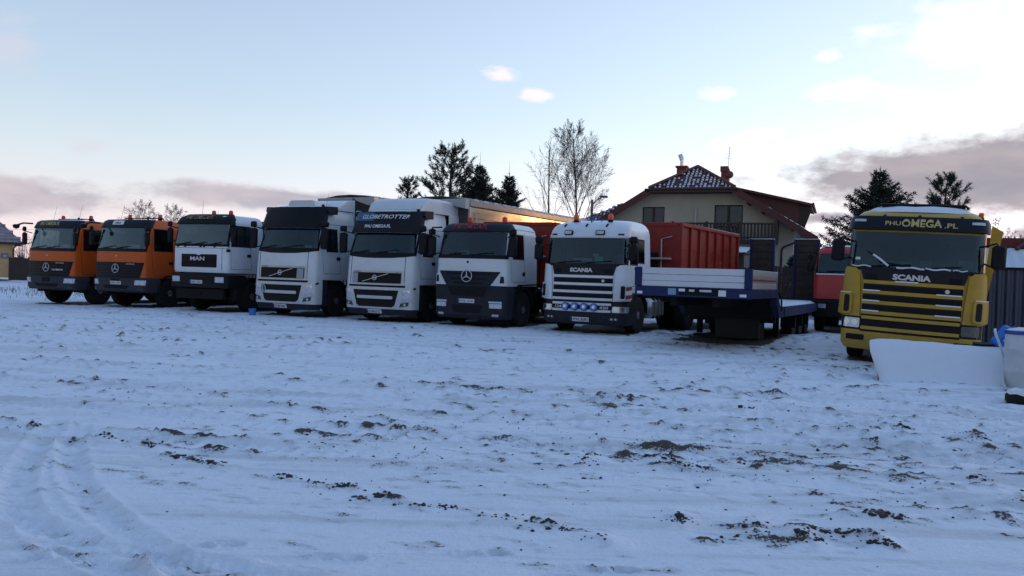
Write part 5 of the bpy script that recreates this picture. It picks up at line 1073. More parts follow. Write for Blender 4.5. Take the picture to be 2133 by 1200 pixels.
# ------------------------------------------------------------------ houses
TILE = pm('red_clay_tile', (.10, .024, .022), .55, var=.35, vscale=6); TIMBER = pm('brown_timber', (.09, .022, .017), .6, var=.3, vscale=5); DTIMB = pm('dark_timber', (.035, .022, .018), .7, var=.3)
CREAM = pm('cream_render', (.42, .39, .31), .85, var=.1, vscale=2, bump=.2, bscale=60); BRICK = pm('chimney_brick', (.22, .05, .035), .8, var=.3, vscale=12); BOARD = pm('white_trim', (.5, .5, .48), .6)
def inside(p, poly):
    c_ = False; n = len(poly)
    for i in range(n):
        (x1, y1), (x2, y2) = poly[i], poly[(i + 1) % n]
        if (y1 > p[1]) != (y2 > p[1]) and p[0] < (x2 - x1) * (p[1] - y1) / (y2 - y1) + x1: c_ = not c_
    return c_
def roof_plane(T, pts, name='roof', th=.16, tiles=True, snow=.9, full=False, tw=.34, tl=.36, mat=TILE, skip=0.0, seed=1):
    """slab under pts (3-D, planar, first edge = eave) with tiles in rows and the snow caught on them"""
    P_ = [Vector(p) for p in pts]; eu = (P_[1] - P_[0]).normalized(); nrm = eu.cross(P_[2] - P_[0]).normalized()
    if nrm.z < 0: nrm = -nrm
    ev = nrm.cross(eu); 
    if ev.z < 0: ev = -ev
    n = len(P_); m = M().add([p for p in P_] + [p - nrm * th for p in P_], [tuple(range(n)), tuple(range(2 * n - 1, n - 1, -1))] + [(i, (i + 1) % n, (i + 1) % n + n, i + n) for i in range(n)])
    ro = obj(name, m, mat, T, False)
    if not tiles: return ro
    q = [((p - P_[0]).dot(eu), (p - P_[0]).dot(ev)) for p in P_]; u0, u1 = min(a for a, b in q), max(a for a, b in q); v1 = max(b for a, b in q)
    rg = random.Random(seed); tm = M(); sm = M(); r_ = 0; v = 0.0
    while v < v1:
        u = u0
        while u < u1:
            c_ = (u + tw / 2, v + tl / 2)
            if inside(c_, q):
                def quad(mm, a0, a1, b0, b1, z0, z1, zt):
                    o = P_[0]; f = lambda a, b, z: o + eu * a + ev * b + nrm * z
                    mm.add([f(a0, b0, 0), f(a1, b0, 0), f(a1, b1, 0), f(a0, b1, 0), f(a0, b0, z0), f((a0 + a1) / 2, b0, z0 + zt), f(a1, b0, z0), f(a1, b1, z1), f((a0 + a1) / 2, b1, z1 + zt), f(a0, b1, z1)], [(4, 5, 8, 9), (5, 6, 7, 8), (0, 1, 6, 5, 4), (1, 2, 7, 6), (2, 3, 9, 8, 7), (3, 0, 4, 9)])
                quad(tm, u + .01, u + tw - .01, v, v + tl, .05, .015, .025)
                if rg.random() < snow: e = 0 if full else .05; quad(sm, u + .03 * (not full) + rg.random() * e, u + tw - .05 * (not full) - rg.random() * e, v + (.09 if not full else 0), v + tl - .05 * rg.random() * (not full), .062, .06, .03)
            u += tw
        v += tl; r_ += 1
    if tm.v: tag(obj('roof_tiles', tm, mat, T, False, recalc=False), kind='stuff')
    if sm.v: tag(obj('tile_snow', sm, SNOW, T, False, recalc=False), kind='stuff')
    return ro
def window(T, x0, x1, z0, z1, y, split=(.5,), trim=True):
    fr = M(); f = .07
    fr.box(x0, x1, y - .02, y + .06, z1 - f, z1).box(x0, x1, y - .02, y + .06, z0, z0 + f).box(x0, x0 + f, y - .02, y + .06, z0 + f, z1 - f).box(x1 - f, x1, y - .02, y + .06, z0 + f, z1 - f)
    for s in split: x = x0 + (x1 - x0) * s; fr.box(x - .08, x + .08, y - .02, y + .06, z0 + f, z1 - f)
    w = obj('window', fr, DTIMB, T); xs = [x0 + f] + [x0 + (x1 - x0) * s for s in split] + [x1 - f]
    for k in range(len(xs) - 1): obj('pane', M().box(xs[k] + (.08 if k else 0), xs[k + 1] - (.08 if k < len(xs) - 2 else 0), y + .01, y + .02, z0 + f, z1 - f), glass('house_glass', (.45, .5, .5), 1.3, .05), w)
    if trim: obj('window_trim', M().box(x0 - .11, x0 - .005, y - .035, y + .03, z0, z1 + .12).box(x1 + .005, x1 + .11, y - .035, y + .03, z0, z1 + .12).box(x0 - .005, x1 + .005, y - .035, y + .03, z1 + .005, z1 + .12), BOARD, w)
def main_house():
    T = thing('house', 'cream house with half-hipped red tiled roof, balcony and two brick chimneys', 'house', (12.6, 48, 0), R(-22)); cx = -2.1
    zr = lambda x: 8.7 - .612 * abs(x - cx)
    yw, yb = .75, 11.5
    # gable wall as a polygon cut round the two balcony doors
    bm = bmesh.new(); poly = [(-8.0, 0), (3.85, 0), (3.85, zr(3.85) - .12), (.35, 7.0), (-4.55, 7.0), (-8.0, zr(-8.0) - .12)]
    bm.faces.new([bm.verts.new((a, yw, b)) for a, b in poly]); holes = [(-5.2, -3.8, 4.1, 6.1), (-.76, .92, 4.1, 6.2)]
    for a in holes:
        for co, no in (((a[0], 0, 0), (1, 0, 0)), ((a[1], 0, 0), (1, 0, 0)), ((0, 0, a[2]), (0, 0, 1)), ((0, 0, a[3]), (0, 0, 1))): bmesh.ops.bisect_plane(bm, geom=bm.verts[:] + bm.edges[:] + bm.faces[:], plane_co=co, plane_no=no)
    kill = [f for f in bm.faces if any(a[0] < f.calc_center_median().x < a[1] and a[2] < f.calc_center_median().z < a[3] for a in holes)]; bmesh.ops.delete(bm, geom=kill, context='FACES')
    r_ = bmesh.ops.extrude_face_region(bm, geom=bm.faces[:]); bmesh.ops.translate(bm, verts=[v for v in r_['geom'] if isinstance(v, bmesh.types.BMVert)], vec=(0, .28, 0))
    m = M().addbm(bm); bm.free(); obj('gable_wall', m, CREAM, T, False)
    obj('side_wall', M().box(3.57, 3.85, yw + .285, yb, 0, zr(3.85) - .14), CREAM, T); obj('side_wall', M().box(-8.0, -7.72, yw + .285, yb, 0, zr(-8.0) - .14), CREAM, T); obj('rear_wall', M().box(-7.7, 3.55, yb - .3, yb, 0, 4.3), CREAM, T); obj('upper_floor', M().box(-7.7, 3.55, yw + .29, yb - .31, 3.8, 4.05), DTIMB, T); obj('room_partition', M().box(-7.7, 3.55, 4, 4.1, 4.06, 6.6), DTIMB, T)
    for h in holes: window(T, *h, yw + .1)
    obj('curtain', M().box(-.6, -.12, yw + .4, yw + .44, 4.2, 6.0), pm('curtain_cloth', (.5, .48, .36), .9), T)
    # roof
    roof_plane(T, [(5.1, yb, 4.29), (5.1, 0, 4.29), (.47, 0, 7.13), (cx, 2.3, 8.7), (cx, yb, 8.7)], snow=.6, seed=3)
    roof_plane(T, [(-9.3, 0, 4.29), (-9.3, yb, 4.29), (cx, yb, 8.7), (cx, 2.3, 8.7), (-4.67, 0, 7.13)], snow=.7, seed=4)
    roof_plane(T, [(-4.67, 0, 7.13), (.47, 0, 7.13), (cx, 2.3, 8.7)], 'hip_roof', snow=.9, seed=5, tw=.25, tl=.28)
    roof_plane(T, [(-13.2, 3.2, 4.3), (-6.0, 3.2, 4.3), (-4.2, 6.6, 7.55), (-6.1, 6.6, 7.55)], 'wing_roof', snow=.9, seed=6, tw=.25, tl=.28); obj('wing_wall', M().box(-12.4, -8.02, 3.8, 9, 0, 4.2), CREAM, T)
    roof_plane(T, [(-13.2, 10, 4.3), (-13.2, 3.2, 4.3), (-6.1, 6.6, 7.55)], 'wing_roof', tiles=False)
    for a, b in (((.52, 7.12), (5.15, 4.26)), ((-4.72, 7.12), (-9.35, 4.26))):
        d = Vector((b[0] - a[0], b[1] - a[1])).normalized(); p = Vector((-d.y, d.x)); p = p if p.y > 0 else -p
        obj('bargeboard', M().prism([(a[0] + p.x * .06, a[1] + p.y * .06), (b[0] + p.x * .06, b[1] + p.y * .06), (b[0] - p.x * .34, b[1] - p.y * .34), (a[0] - p.x * .34, a[1] - p.y * .34)], 'y', -.09, -.02), TIMBER, T)
    obj('fascia', M().box(-4.9, .7, -.09, -.02, 6.92, 7.14), TIMBER, T); obj('hip_gutter', M().tube([(-4.9, -.14, 7.1), (.7, -.14, 7.1)], .06, 8), DTIMB, T); obj('eave_soffit', M().box(-4.6, .4, -.02, yw, 6.9, 6.95), DTIMB, T)
    for a, b in (((-4.67, .0, 7.22), (cx, 2.3, 8.8)), ((.47, .0, 7.22), (cx, 2.3, 8.8)), ((cx, 2.3, 8.8), (cx, yb, 8.8))): obj('ridge_tiles', M().tube([Vector(a).lerp(Vector(b), i / 8) for i in range(9)], .11, 7), TILE, T)
    for k in range(5): x = 1.2 + k * .85; obj('rafter_end', M().box(x, x + .1, -.02, yw, zr(x) - .5, zr(x) - .3), DTIMB, T)
    # dormer on the right slope
    obj('dormer_cheek', M().prism([(-.2, 7.45), (4.0, 6.5), (4.0, 4.98)], 'y', 2.6, 2.7), TIMBER, T); obj('dormer_cheek', M().prism([(-.2, 7.45), (4.0, 6.5), (4.0, 4.98)], 'y', 8.0, 8.1), TIMBER, T)
    obj('dormer_front', M().box(3.92, 4.0, 2.7, 8.0, 4.98, 6.5), DTIMB, T); roof_plane(T, [(4.75, 8.6, 6.42), (4.75, 2.2, 6.42), (-.4, 2.2, 7.62), (-.4, 8.6, 7.62)], 'dormer_roof', .14, False, mat=TIMBER)
    obj('dormer_gutter', M().tube([(4.82, 2.2, 6.4), (4.82, 8.6, 6.4)], .07, 8), DTIMB, T); obj('dormer_eave_board', M().prism([(4.0, 6.48), (4.75, 6.3), (4.75, 6.1), (4.35, 4.9), (4.0, 4.9)], 'y', 2.62, 2.7), DTIMB, T)
    # chimneys, flue, aerial, dish
    c1 = obj('chimney', M().box(-3.72, -3.1, 3.8, 4.4, 7.2, 8.95, .01).box(-3.8, -3.02, 3.72, 4.48, 8.95, 9.08, .02), BRICK, T)
    obj('flue_pipe', M().tube([(-3.45, 4.1, 9.05), (-3.45, 4.1, 9.55)], .12, 12).tube([(-3.45, 4.1, 9.5), (-3.5, 4.1, 9.68), (-3.58, 4.1, 9.85)], .15, 12).tube([(-3.47, 4.1, 9.85), (-3.45, 4.1, 10.05)], .02, 6), CHROME, c1)
    c2 = obj('chimney', M().box(-.73, -.24, 2.8, 3.3, 7.0, 8.7, .01).box(-.78, -.3, 2.75, 3.35, 8.5, 8.85, .02), BRICK, T)
    an = M().tube([(-.33, 3.1, 8.85), (-.28, 3.1, 10.15)], .018, 6)
    for k in range(6): z = 9.45 + k * .12; an.tube([(-.33 + .12 * (k % 2) * .2 - .08, 2.95, z), (-.2 + .06, 3.25, z + .03)], .012, 4)
    an.tube([(-.5, 3.1, 9.38), (-.06, 3.1, 9.32)], .012, 4); obj('aerial', an, STEEL, c2)
    obj('satellite_dish', M().lathe([(0, .04), (.03, .14), (.07, .24), (.08, .24), (.04, .14), (.02, .04)], (-.2, 2.72, 8.3), 'y', 18), BRICK if False else pm('dish_brown', (.12, .05, .04), .5), c2)
    # balcony
    b = obj('balcony_slab', M().box(-3.0, 3.0, -.62, yw - .01, 3.86, 4.04), DTIMB, T); obj('rail', M().box(-3.0, 3.0, -.66, -.56, 4.94, 5.04, .01), DTIMB, b); obj('rail', M().box(-3.0, 3.0, -.64, -.58, 4.14, 4.22), DTIMB, b)
    bal = obj('baluster', M().box(-.055, .055, -.625, -.595, 4.05, 4.94, .004), DTIMB, b); bal.location.x = -2.9
    for k in range(1, 31):
        if k in (10, 20): continue
        link('baluster', bal.data, b, (-2.9 + k * .194, 0, 0))
    for x in (-3.0, -1.0, .95, 2.9): obj('balcony_post', M().box(x - .08, x + .08, -.68, -.54, 3.86 if x > -3 else 0, 5.1, .01), DTIMB, b)
    obj('balcony_side_screen', M().box(2.9, 3.0, -.54, yw - .02, 4.05, 5.3), DTIMB, b)
    obj('wall_pipe', M().tube([(-1.88, yw - .06, 4.1), (-1.88, yw - .06, 6.05)], .06, 8), BOARD, T)
    obj('downpipe', M().tube([(4.6, -.05, 4.25), (4.5, -.05, 4.15), (3.3, .6, 3.7), (3.2, .68, 3.5), (3.2, .68, 0)], .06, 8), DTIMB, T); obj('eave_gutter', M().tube([(5.15, -.1, 4.25), (5.15, yb, 4.25)], .07, 8), DTIMB, T)
    for x in (-5.5, -2.0): window(T, x, x + 1.6, .9, 2.3, yw - .1, (.5,), False)
    obj('lean_to_roof', M().prism([(-.4, 3.12), (1.6, 3.12), (1.6, 3.2), (-.4, 3.2)], 'y', -3.6, -.9), DTIMB, T)
    snow_slab('lean_to_snow', T, lambda u, v: (-.45 + 2.1 * u, -3.7 + 2.9 * v, 3.2 + .42 * v), 10, 10, .06, 44); obj('lean_to_post', M().box(-.3, -.2, -3.5, -3.4, 0, 3.12).box(1.4, 1.5, -3.5, -3.4, 0, 3.12), DTIMB, T)
    obj('ground_floor_gate', M().box(-.3, 1.5, -3.3, -3.2, 0, 3.1), DTIMB, T)
main_house()
def left_house():
    T = thing('house', 'yellow-ochre cottage with snowy hipped roof at the left edge', 'house', (-37.35, 60, .2), R(31)); OCH = pm('ochre_render', (.50, .32, .15), .85, var=.12, bump=.2)
    obj('wall', M().box(-13, 0, 0, 8, 0, 2.65), OCH, T)
    roof_plane(T, [(-13.5, -.4, 2.6), (.6, -.4, 2.6), (-3.9, 4, 7.2), (-9, 4, 7.2)], snow=0, seed=8, tw=.5, tl=.32, mat=pm('frosted_shingle', (.27, .22, .25), .8, var=.4, vscale=3)); roof_plane(T, [(.6, -.4, 2.6), (.6, 8.4, 2.6), (-3.9, 4, 7.2)], snow=0, seed=9, tw=.5, tl=.32, mat=pm('frosted_shingle', (.27, .22, .25)) ); roof_plane(T, [(.6, 8.4, 2.6), (-13.5, 8.4, 2.6), (-9, 4, 7.2), (-3.9, 4, 7.2)], tiles=False)
    roof_plane(T, [(-13.5, 8.4, 2.6), (-13.5, -.4, 2.6), (-9, 4, 7.2)], tiles=False)
    obj('gutter', M().tube([(-13.5, -.45, 2.56), (.65, -.45, 2.56)], .08, 8).tube([(.35, -.45, 2.5), (.05, -.1, 2.2), (.05, -.1, 0)], .05, 6), DTIMB, T)
    p = obj('number_sign', M().box(-.75, -.25, -.03, -.005, 1.42, 1.8, .01), pm('mauve_sign', (.16, .12, .2), .6), T); g = text_geo('49', .02); obj('sign_digits', M().add([(-.5 + a * .18, -.035, 1.51 + b * .2) for a, b in g[0]], g[1]), BOARD, p, recalc=False)
    for x in (-6, -10): window(T, x, x + 1.4, .9, 2.1, -.03, (.5,), False)
left_house()
def plank_fence(label, x0, y0, x1, y1, h, name='plank_fence', group=None):
    L_ = math.hypot(x1 - x0, y1 - y0); T = thing(name, label, 'fence', (x0, y0, 0), math.atan2(y1 - y0, x1 - x0), group); rg = random.Random(int(x0 * 7)); W_ = .2; n = int(L_ / W_)
    base = obj('plank', M().box(0, W_ - .015, -.015, .015, .05, h, .004), DTIMB, T)
    for k in range(1, n): o = link('plank', base.data, T, (k * W_, 0, 0)); o.scale.z = rg.uniform(.95, 1.04)
    obj('fence_rail', M().box(0, L_, .016, .06, .4, .5), DTIMB, T); obj('fence_rail', M().box(0, L_, .016, .06, h - .45, h - .35), DTIMB, T)
    return T
plank_fence('dark plank fence between the ochre cottage and the first orange truck', -37.0, 59, -25, 57, 1.75)
plank_fence('long dark plank fence added to darken the gaps behind the white trucks', -24, 44, 2.5, 40.5, 2.0)  # added fence, stands in for the shade between the cabs
plank_fence('tall dark plank fence added to darken the area before the cream house', 2.7, 40.4, 21, 37.2, 2.35)  # added fence, stands in for the shade below the house
def far_shed():
    T = thing('shed', 'dark low shed with dull snowy roof behind the first orange truck', 'shed', (-38, 72, 0), 0); obj('wall', M().box(-1, 9, 0, 6, 0, 1.9), DTIMB, T); roof_plane(T, [(-1.5, -.5, 1.9), (9.5, -.5, 1.9), (6.5, 3, 3.6), (1.2, 3, 3.3)], tiles=True, snow=.5, full=True, tw=.6, tl=.5)
far_shed()
def right_houses():
    T = thing('house', 'red-roofed house with snow on its tiles behind the metal fence', 'house', (22.0, 34, 0), R(-24))
    obj('wall', M().box(-2.0, 9, 0, 7, 0, 2.4), pm('brown_red_render', (.14, .03, .022), .85), T)
    roof_plane(T, [(-2.4, -.6, 2.2), (9, -.6, 2.2), (9, 1.8, 3.35), (-2.4, 1.8, 3.35)], 'porch_roof', snow=1, full=True, seed=12, tw=.4, tl=.45)
    obj('upper_wall', M().box(-2.0, 9, 1.9, 7, 2.41, 3.9), pm('brown_red_render', (.14, .03, .022)), T)
    roof_plane(T, [(-.4, 1.6, 3.3), (10, 1.6, 3.3), (10, 5, 6.6), (4.2, 5, 6.6)], 'main_roof', snow=.9, seed=13, tw=.36, tl=.4); roof_plane(T, [(-.4, 8.4, 3.3), (-.4, 1.6, 3.3), (4.2, 5, 6.6)], 'hip_roof', snow=.7, seed=14)
    obj('ridge_tiles', M().tube([(-.4, 1.6, 3.4), (4.2, 5, 6.7)], .1, 6), TILE, T); obj('gutter', M().tube([(-2.4, -.66, 2.2), (9, -.66, 2.2)], .07, 8), DTIMB, T)
    S = thing('shed', 'small dark porch with snowy canopy at the right edge above the fence', 'shed', (20.9, 30.5, 0), R(-24)); obj('wall', M().box(.35, 4, 0, 3, 0, 2.9), DTIMB, S); roof_plane(S, [(-.2, -.5, 2.85), (4, -.5, 2.85), (4, 1.8, 3.6), (.9, 1.8, 3.6)], tiles=True, snow=1, full=True, seed=16, tw=.4, tl=.4); obj('gutter', M().tube([(4, -.55, 2.8), (-.15, -.55, 2.8), (-.1, -.5, 2.55), (.4, -.02, 2.35), (.4, -.04, 0)], .05, 7), DTIMB, S)
    Q = thing('house', 'distant low roof with checkered snowy tiles between the cream house and the red truck', 'house', (21.3, 61, 0), R(-6)); obj('wall', M().box(-5, 1.3, 0, 6, 0, 4.6), DTIMB, Q); roof_plane(Q, [(-5.5, -.4, 4.5), (1.3, -.4, 4.5), (1.2, 1.2, 5.5), (-5.5, 1.2, 5.5)], snow=.85, seed=17)
right_houses()
def metal_fence():
    T = thing('sheet_metal_fence', 'dark blue-grey corrugated metal fence behind the barrel', 'fence', (10.2, 18.9, 0), R(-14)); MF = pm('blue_grey_sheet', (.045, .055, .085), .5, .3, var=.2, vscale=1.5)
    m = M(); n = 24; V = []
    for i in range(n + 1):
        x = i * 1.1 / n; y = .02 * (1 if (i // 2) % 2 else -1); V += [(x, y, .08), (x, y, 2.0)]
    base = obj('fence_panel', M().add(V, [(2 * i, 2 * i + 2, 2 * i + 3, 2 * i + 1) for i in range(n)]), MF, T, False)
    for k in range(1, 9): link('fence_panel', base.data, T, (k * 1.1, 0, 0))
    obj('top_rail', M().box(0, 9.9, -.035, .035, 2.0, 2.06), CHASS, T)
    for k in range(10): obj('fence_post', M().box(k * 1.1 - .03, k * 1.1 + .03, .03, .09, 0, 2.0), CHASS, T)
metal_fence()
def street_lamp():
    T = thing('street_lamp', 'grey street lamp with curved arm in front of the bare birch', 'lamp', (5.0, 52, 0)); G_ = pm('galvanised', (.12, .12, .13), .6, .4)
    obj('pole', M().tube([(0, 0, 0), (0, 0, 6.6)], .11, 10, .08), G_, T); obj('arm', M().tube([(0, 0, 6.2), (.25, 0, 6.55), (.6, 0, 6.75)], .035, 6), G_, T); obj('lamp_head', M().box(.5, 1.0, -.12, .12, 6.74, 6.88, .04), G_, T); obj('cross_arm', M().box(-.1, 1.3, -.04, .04, 5.5, 5.58), G_, T)
street_lamp()
for lab, a, b, sag in (('upper thin power line crossing behind the right-hand spruce', (18, 70, 6.7), (80, 70, 6.9), .5), ('lower thin power line crossing behind the right-hand spruce', (18, 70.5, 6.35), (80, 70.5, 6.4), .5), ('upper thin power line beyond the ochre cottage roof', (-75, 80, 4.9), (-20, 80, 5.1), .4), ('lower thin power line beyond the ochre cottage roof', (-75, 80.5, 3.9), (-20, 80.5, 4.0), .3)):
    o = obj('power_line', M().tube([(a[0] + (b[0] - a[0]) * i / 20, a[1], a[2] + (b[2] - a[2]) * i / 20 - sag * 4 * (i / 20) * (1 - i / 20)) for i in range(21)], .016, 4), CHASS); tag(o, lab, 'cable', 'power lines')

# ------------------------------------------------------------------ trees
BARK = pm('dark_bark', (.045, .035, .03), .9, var=.4, vscale=8); BIRCH = pm('birch_twigs', (.035, .03, .027), .85, var=.4); NEED = pm('spruce_needles', (.022, .035, .026), .85, var=.4, vscale=6); NEEDP = pm('pine_needles', (.028, .042, .024), .85, var=.4, vscale=6)
def blades(m, p, d, n, ln, wd, rg, spread=1.0):
    """n flat needles round direction d at p"""
    d = Vector(d).normalized()
    for k in range(n):
        v = (d + Vector((rg.gauss(0, 1), rg.gauss(0, 1), rg.gauss(0, 1))) * spread * .55).normalized(); s = v.orthogonal().normalized(); s.rotate(Matrix.Rotation(rg.random() * 6.28, 3, v)); l = ln * rg.uniform(.7, 1.2)
        q = p + v * l; m.add([p - s * wd * .5, p + s * wd * .5, q + s * wd * .25, q - s * wd * .25], [(0, 1, 2, 3)])
def spruce(label, x, y, h, rad, seed, bare_top=.1, lo=.08, group=None):
    rg = random.Random(seed); T = thing('spruce_tree', label, 'tree', (x, y, 0), 0, group); tr = M().tube([(0, 0, 0), (.02, 0, h * .5), (0, .02, h * .9), (0, 0, h)], .02 * h, 7, .012); obj('trunk', tr, BARK, T); m = M(); br = M(); z = lo * h
    while z < h * .985:
        f = 1 - z / h; Lb = rad * (f ** .97) * rg.uniform(.75, 1.1) + .08; nb = 5 if f > .15 else 4
        for k in range(nb):
            a = 6.283 * k / nb + rg.random() * 1.2; l = Lb * rg.uniform(.65, 1.15); d = Vector((math.cos(a), math.sin(a), 0)); up = .05 + .5 * (1 - f); pts = [Vector((0, 0, z)) + d * l * t + Vector((0, 0, l * (up * t - .35 * f * t * (1 - t) * 2.2 - .12 * f * t))) for t in (0, .25, .5, .75, 1)]
            br.tube(pts, .012 + .012 * f, 3, .006); side = Vector((-d.y, d.x, 0)); ns = max(3, int(l / .11))
            for i in range(ns):
                t = (i + .5) / ns; j = min(3, int(t * 4)); p = pts[j].lerp(pts[j + 1], t * 4 - j); sl = l * .34 * (1 - t * .75) + .05
                for sg in (-1, 1):
                    dv = d * .75 + side * sg * .8 + Vector((0, 0, rg.uniform(-.35, .1))); e = p + dv.normalized() * sl * rg.uniform(.7, 1.1)
                    for q in range(3): blades(m, p.lerp(e, q / 3), dv, 3 if f > .1 else 2, .13 + .05 * f, .035, rg, 1.3)
            blades(m, pts[-1], pts[-1] - pts[-2], 4, .14, .03, rg, .8)
        z += max(.12, .05 * h * (f ** .6) * .8) * rg.uniform(.75, 1.15)
    if bare_top: br.tube([(0, 0, h), (0, 0, h * (1 + bare_top))], .014, 4, .006); blades(m, Vector((0, 0, h)), (0, 0, 1), 5, .15, .03, rg, .6)
    o = obj('crown', m, NEED, T, False, recalc=False); obj('branches', br, BARK, T, recalc=False); return T
def pine(label, x, y, h, rad, seed, lo=.25, group=None, shape=None):
    rg = random.Random(seed); T = thing('pine_tree', label, 'tree', (x, y, 0), 0, group); obj('trunk', M().tube([(0, 0, 0), (.06, 0, h * .4), (-.05, .05, h * .75), (0, 0, h * .97)], .022 * h, 7, .02), BARK, T); m = M(); br = M(); z = lo * h
    while z < h * .97:
        f = 1 - z / h; env = shape(z / h) if shape else (f ** .6); nb = rg.randint(3, 5)
        for k in range(nb):
            a = rg.random() * 6.283; l = rad * env * rg.uniform(.55, 1.1) + .12; d = Vector((math.cos(a), math.sin(a), 0)); pts = [Vector((0, 0, z)), Vector((0, 0, z + l * .18)) + d * l * .5, Vector((0, 0, z + l * .5)) + d * l]
            br.tube(pts, .025 * (f + .3), 3, .01)
            for tw in range(max(2, int(l / .22))):
                t = .35 + .65 * rg.random(); p = pts[0].lerp(pts[1], t * 2) if t < .5 else pts[1].lerp(pts[2], t * 2 - 1); e = p + Vector((d.x * .5 + rg.gauss(0, .4), d.y * .5 + rg.gauss(0, .4), .6 + rg.random() * .4)).normalized() * rg.uniform(.18, .4); br.tube([p, e], .009, 3, .006)
                for q in range(4): blades(m, p.lerp(e, .25 + q * .25), e - p, 7, .15, .022, rg, 1.2)
            for q in range(4): blades(m, pts[1].lerp(pts[2], .4 + q * .2), pts[2] - pts[1], 8, .16, .022, rg, 1.1)
        z += rg.uniform(.12, .26) * (.6 + f)
    for q in range(6): blades(m, Vector((0, 0, h * .9 + h * .02 * q)), (0, 0, 1), 9, .17, .022, rg, 1.0)
    obj('crown', m, NEEDP, T, False, recalc=False); obj('branches', br, BARK, T, recalc=False)
def birch(label, x, y, h, seed, spread=.5, dens=1.0, group=None, fork=.12, thin=1.0, lean=0.0, mat=None, name='birch_tree'):
    rg = random.Random(seed); T = thing(name, label, 'tree', (x, y, 0), 0, group); tr = M(); tw = M()
    def grow(p, d, l, r, lev):
        n = 5 if lev < 2 else 3; pts = [p]; q = p; dd = d.copy()
        for i in range(n):
            dd = (dd + Vector((rg.gauss(0, .07), rg.gauss(0, .07), .03 if lev < 3 else -.03)) * (1 + lev * .4)).normalized(); q = q + dd * (l / n); pts.append(q)
        (tr if lev < 1 else tw).tube(pts, r, 6 if lev < 1 else 3, max(r * .35, .006 * thin))
        if lev >= 4: return
        nb = [int(22 * dens), int(8 * dens), int(6 * dens), int(4 * dens)][lev]
        for k in range(nb):
            t = (fork + (1 - fork) * (k + rg.random()) / nb) if lev == 0 else .2 + .8 * (k + rg.random()) / nb; i = min(n - 1, int(t * n)); b = pts[i].lerp(pts[i + 1], t * n - i); ax = (pts[i + 1] - pts[i]).normalized()
            s = ax.orthogonal().normalized(); s.rotate(Matrix.Rotation(rg.random() * 6.283, 3, ax)); nd = (ax * (1 - spread * rg.uniform(.6, 1.1)) + s * spread * rg.uniform(.8, 1.3)).normalized()
            ll = l * ((.52 * (1 - t) ** .8 + .1) if lev == 0 else rg.uniform(.3, .5) * (1.1 - t * .5)); grow(b, nd, ll, max(.008 * thin, r * (.34 * (1.1 - t * .6))), lev + 1)
    grow(Vector((0, 0, 0)), Vector((lean, 0, 1)).normalized(), h, .0085 * h, 0)
    obj('trunk', tr, mat or BARK, T, recalc=False); obj('crown', tw, mat or BIRCH, T, False, recalc=False)
EV = 'evergreens behind the white trucks'; EVR = 'evergreens behind the yellow truck'
pine('tallest bushy pine behind the high roof deflector', -3.5, 44, 8.5, 2.1, 3, .3, EV, lambda t: 1.0 if t < .7 else (1 - t) * 2.2 + .12)
pine('small pine tip at left end of the evergreens behind the trailers', -5.9, 44.5, 6.75, .95, 4, .4, EV, lambda t: (1 - t) * 2.0 + .05)
spruce('slim spruce with long bare tip right beside the tall pine', -1.95, 44, 7.5, 3.7, 5, .1, .1, EV)
spruce('shorter spruce at right end of the evergreens above the bright trailer', -.35, 46, 7.3, 3.3, 6, .1, .1, EV)
spruce('low bushy spruce squeezed between the two slim spruces', -1.0, 43.2, 5.6, 2.6, 7, .05, .1, EV)
birch('large bare birch with spreading crown left of the cream house', 5.2, 60, 12.0, 12, .36, 1.35, 'bare birches', .32, .8)
birch('slender bare birch left of the large birch', 2.75, 58, 10.8, 13, .4, .7, 'bare birches', .3, .8, -.01)
spruce('broad blue-dark spruce rising left behind the yellow truck', 16.3, 36, 6.7, 4.6, 15, .04, .08, EVR)
pine('rounded pine top rising behind the roof of the yellow truck', 19.3, 36, 6.5, .95, 18, .35, EVR, lambda t: min(1, (1 - t) * 2.2 + .25))
for k, (x, y, h, sd) in enumerate(((-51, 110, 9.6, 31), (-50.6, 119, 9.9, 32))):
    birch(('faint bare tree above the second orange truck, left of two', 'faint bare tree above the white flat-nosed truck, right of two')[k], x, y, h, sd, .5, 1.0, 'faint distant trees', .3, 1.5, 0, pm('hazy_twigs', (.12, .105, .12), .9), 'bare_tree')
for k, (x, y, h, sd) in enumerate(((30, 85, 7.5, 33), (52, 88, 9, 34), (56.5, 84, 9.3, 35), (61, 90, 9, 36))):
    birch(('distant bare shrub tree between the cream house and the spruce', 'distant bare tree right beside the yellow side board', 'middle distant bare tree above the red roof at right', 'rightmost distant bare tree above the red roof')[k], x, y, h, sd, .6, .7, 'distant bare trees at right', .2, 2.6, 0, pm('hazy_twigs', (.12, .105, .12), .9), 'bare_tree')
def treeline(label, x0, x1, y, h, seed):
    """far scrub that reads as one band"""
    rg = random.Random(seed); m = M()
    for k in range(1500):
        x = rg.uniform(x0, x1); hh = h * (.5 + .5 * float(vnoise(np.array([x * .06]), np.array([seed * 1.0]), 3)[0])) * rg.uniform(.4, 1.1); yy = y + rg.uniform(-6, 6); m.tube([(x, yy, 0), (x + rg.gauss(0, .5), yy, hh * .6), (x + rg.gauss(0, .9), yy, hh)], .05, 3, .02)
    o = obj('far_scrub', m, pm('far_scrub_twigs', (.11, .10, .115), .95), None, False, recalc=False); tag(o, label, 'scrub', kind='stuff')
treeline('far band of bare scrub on the horizon at the left', -130, -30, 150, 7, 3); treeline('far band of bare scrub on the horizon at the right', 20, 130, 130, 8, 5); treeline('far band of bare scrub behind the evergreens', -30, 25, 160, 6, 7)
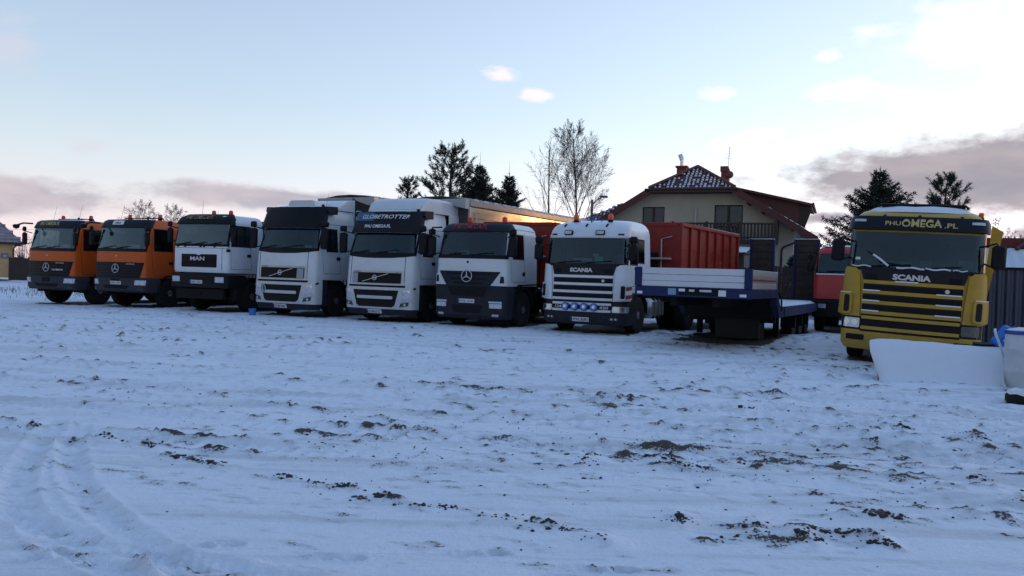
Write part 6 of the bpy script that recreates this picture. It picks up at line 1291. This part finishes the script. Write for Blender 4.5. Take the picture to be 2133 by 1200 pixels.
def sun_blocking_wood():  # added mostly out of view to block the low sun
    """dense far spinney on the right, extended unseen to keep the low sun off the yard"""
    rg = random.Random(4); m = M()
    for k in range(2600):
        t = rg.random(); x = 70 + 190 * t; y = 128 - 75 * t + rg.uniform(-7, 7); hh = rg.uniform(6, 10) * (.8 + .35 * float(vnoise(np.array([t * 40]), np.array([2.0]), 3)[0])); w_ = rg.uniform(.8, 1.9); n = 5
        V = [(x + w_ * math.cos(6.283 * j / n), y + w_ * math.sin(6.283 * j / n), hh * rg.uniform(.0, .25)) for j in range(n)] + [(x + w_ * .6 * math.cos(6.283 * j / n + .5), y + w_ * .6 * math.sin(6.283 * j / n + .5), hh * rg.uniform(.5, .8)) for j in range(n)] + [(x, y, hh)]
        m.add(V, [(j, (j + 1) % n, n + (j + 1) % n, n + j) for j in range(n)] + [(n + j, n + (j + 1) % n, 2 * n) for j in range(n)])
    o = obj('sun_blocking_wood', m, pm('far_wood_dark', (.06, .055, .06), .95), None, False, recalc=False); tag(o, 'far dark spinney at the right edge, extended out of view to block the sun', 'wood', kind='stuff')
sun_blocking_wood()
def weeds():
    rg = random.Random(9); m = M()
    for k in range(1500):
        x = rg.uniform(-34, -17); y = 40 + rg.gauss(0, 2.8) + (x + 24) * -.25; a = rg.random() * 6.28; hh = rg.uniform(.05, .24); b = Vector((x, y, ground_z(x, y) - .02) if k % 40 == 0 else (x, y, -.05)); e = b + Vector((math.cos(a) * hh * .5, math.sin(a) * hh * .5, hh)); s = Vector((-math.sin(a), math.cos(a), 0)) * .012; m.add([b - s, b + s, e], [(0, 1, 2)])
    o = obj('dry_weeds', m, pm('dry_weed', (.10, .075, .055), .9, var=.4), None, False, recalc=False); tag(o, 'dry brown weeds sticking out of the snow at far left', 'weeds', kind='stuff')
weeds()
def shrub(label, x, y, h, r, seed):
    rg = random.Random(seed); T = thing('evergreen_shrub', label, 'shrub', (x, y, 0), 0, 'dark shrubs before the cream house'); m = M(); obj('stem', M().tube([(0, 0, 0), (0, 0, h * .8)], .05, 6, .02), BARK, T)
    for k in range(1300):
        z = h * rg.random() ** .8; q = r * (1 - (z / h) ** 2.2) ** .5 * rg.random() ** .4; a = rg.random() * 6.28; blades(m, Vector((q * math.cos(a), q * math.sin(a), z)), (math.cos(a), math.sin(a), .9), 2, .16, .05, rg, .8)
    obj('crown', m, NEED, T, False, recalc=False)
shrub('dark evergreen shrub showing between the two upright ramps', 14.2, 40, 3.0, .9, 51); shrub('dark evergreen shrub right behind the left ramp', 12.6, 40.3, 2.7, .8, 52); shrub('dark evergreen shrub left of the red truck cab', 15.8, 39.5, 2.5, .9, 53)
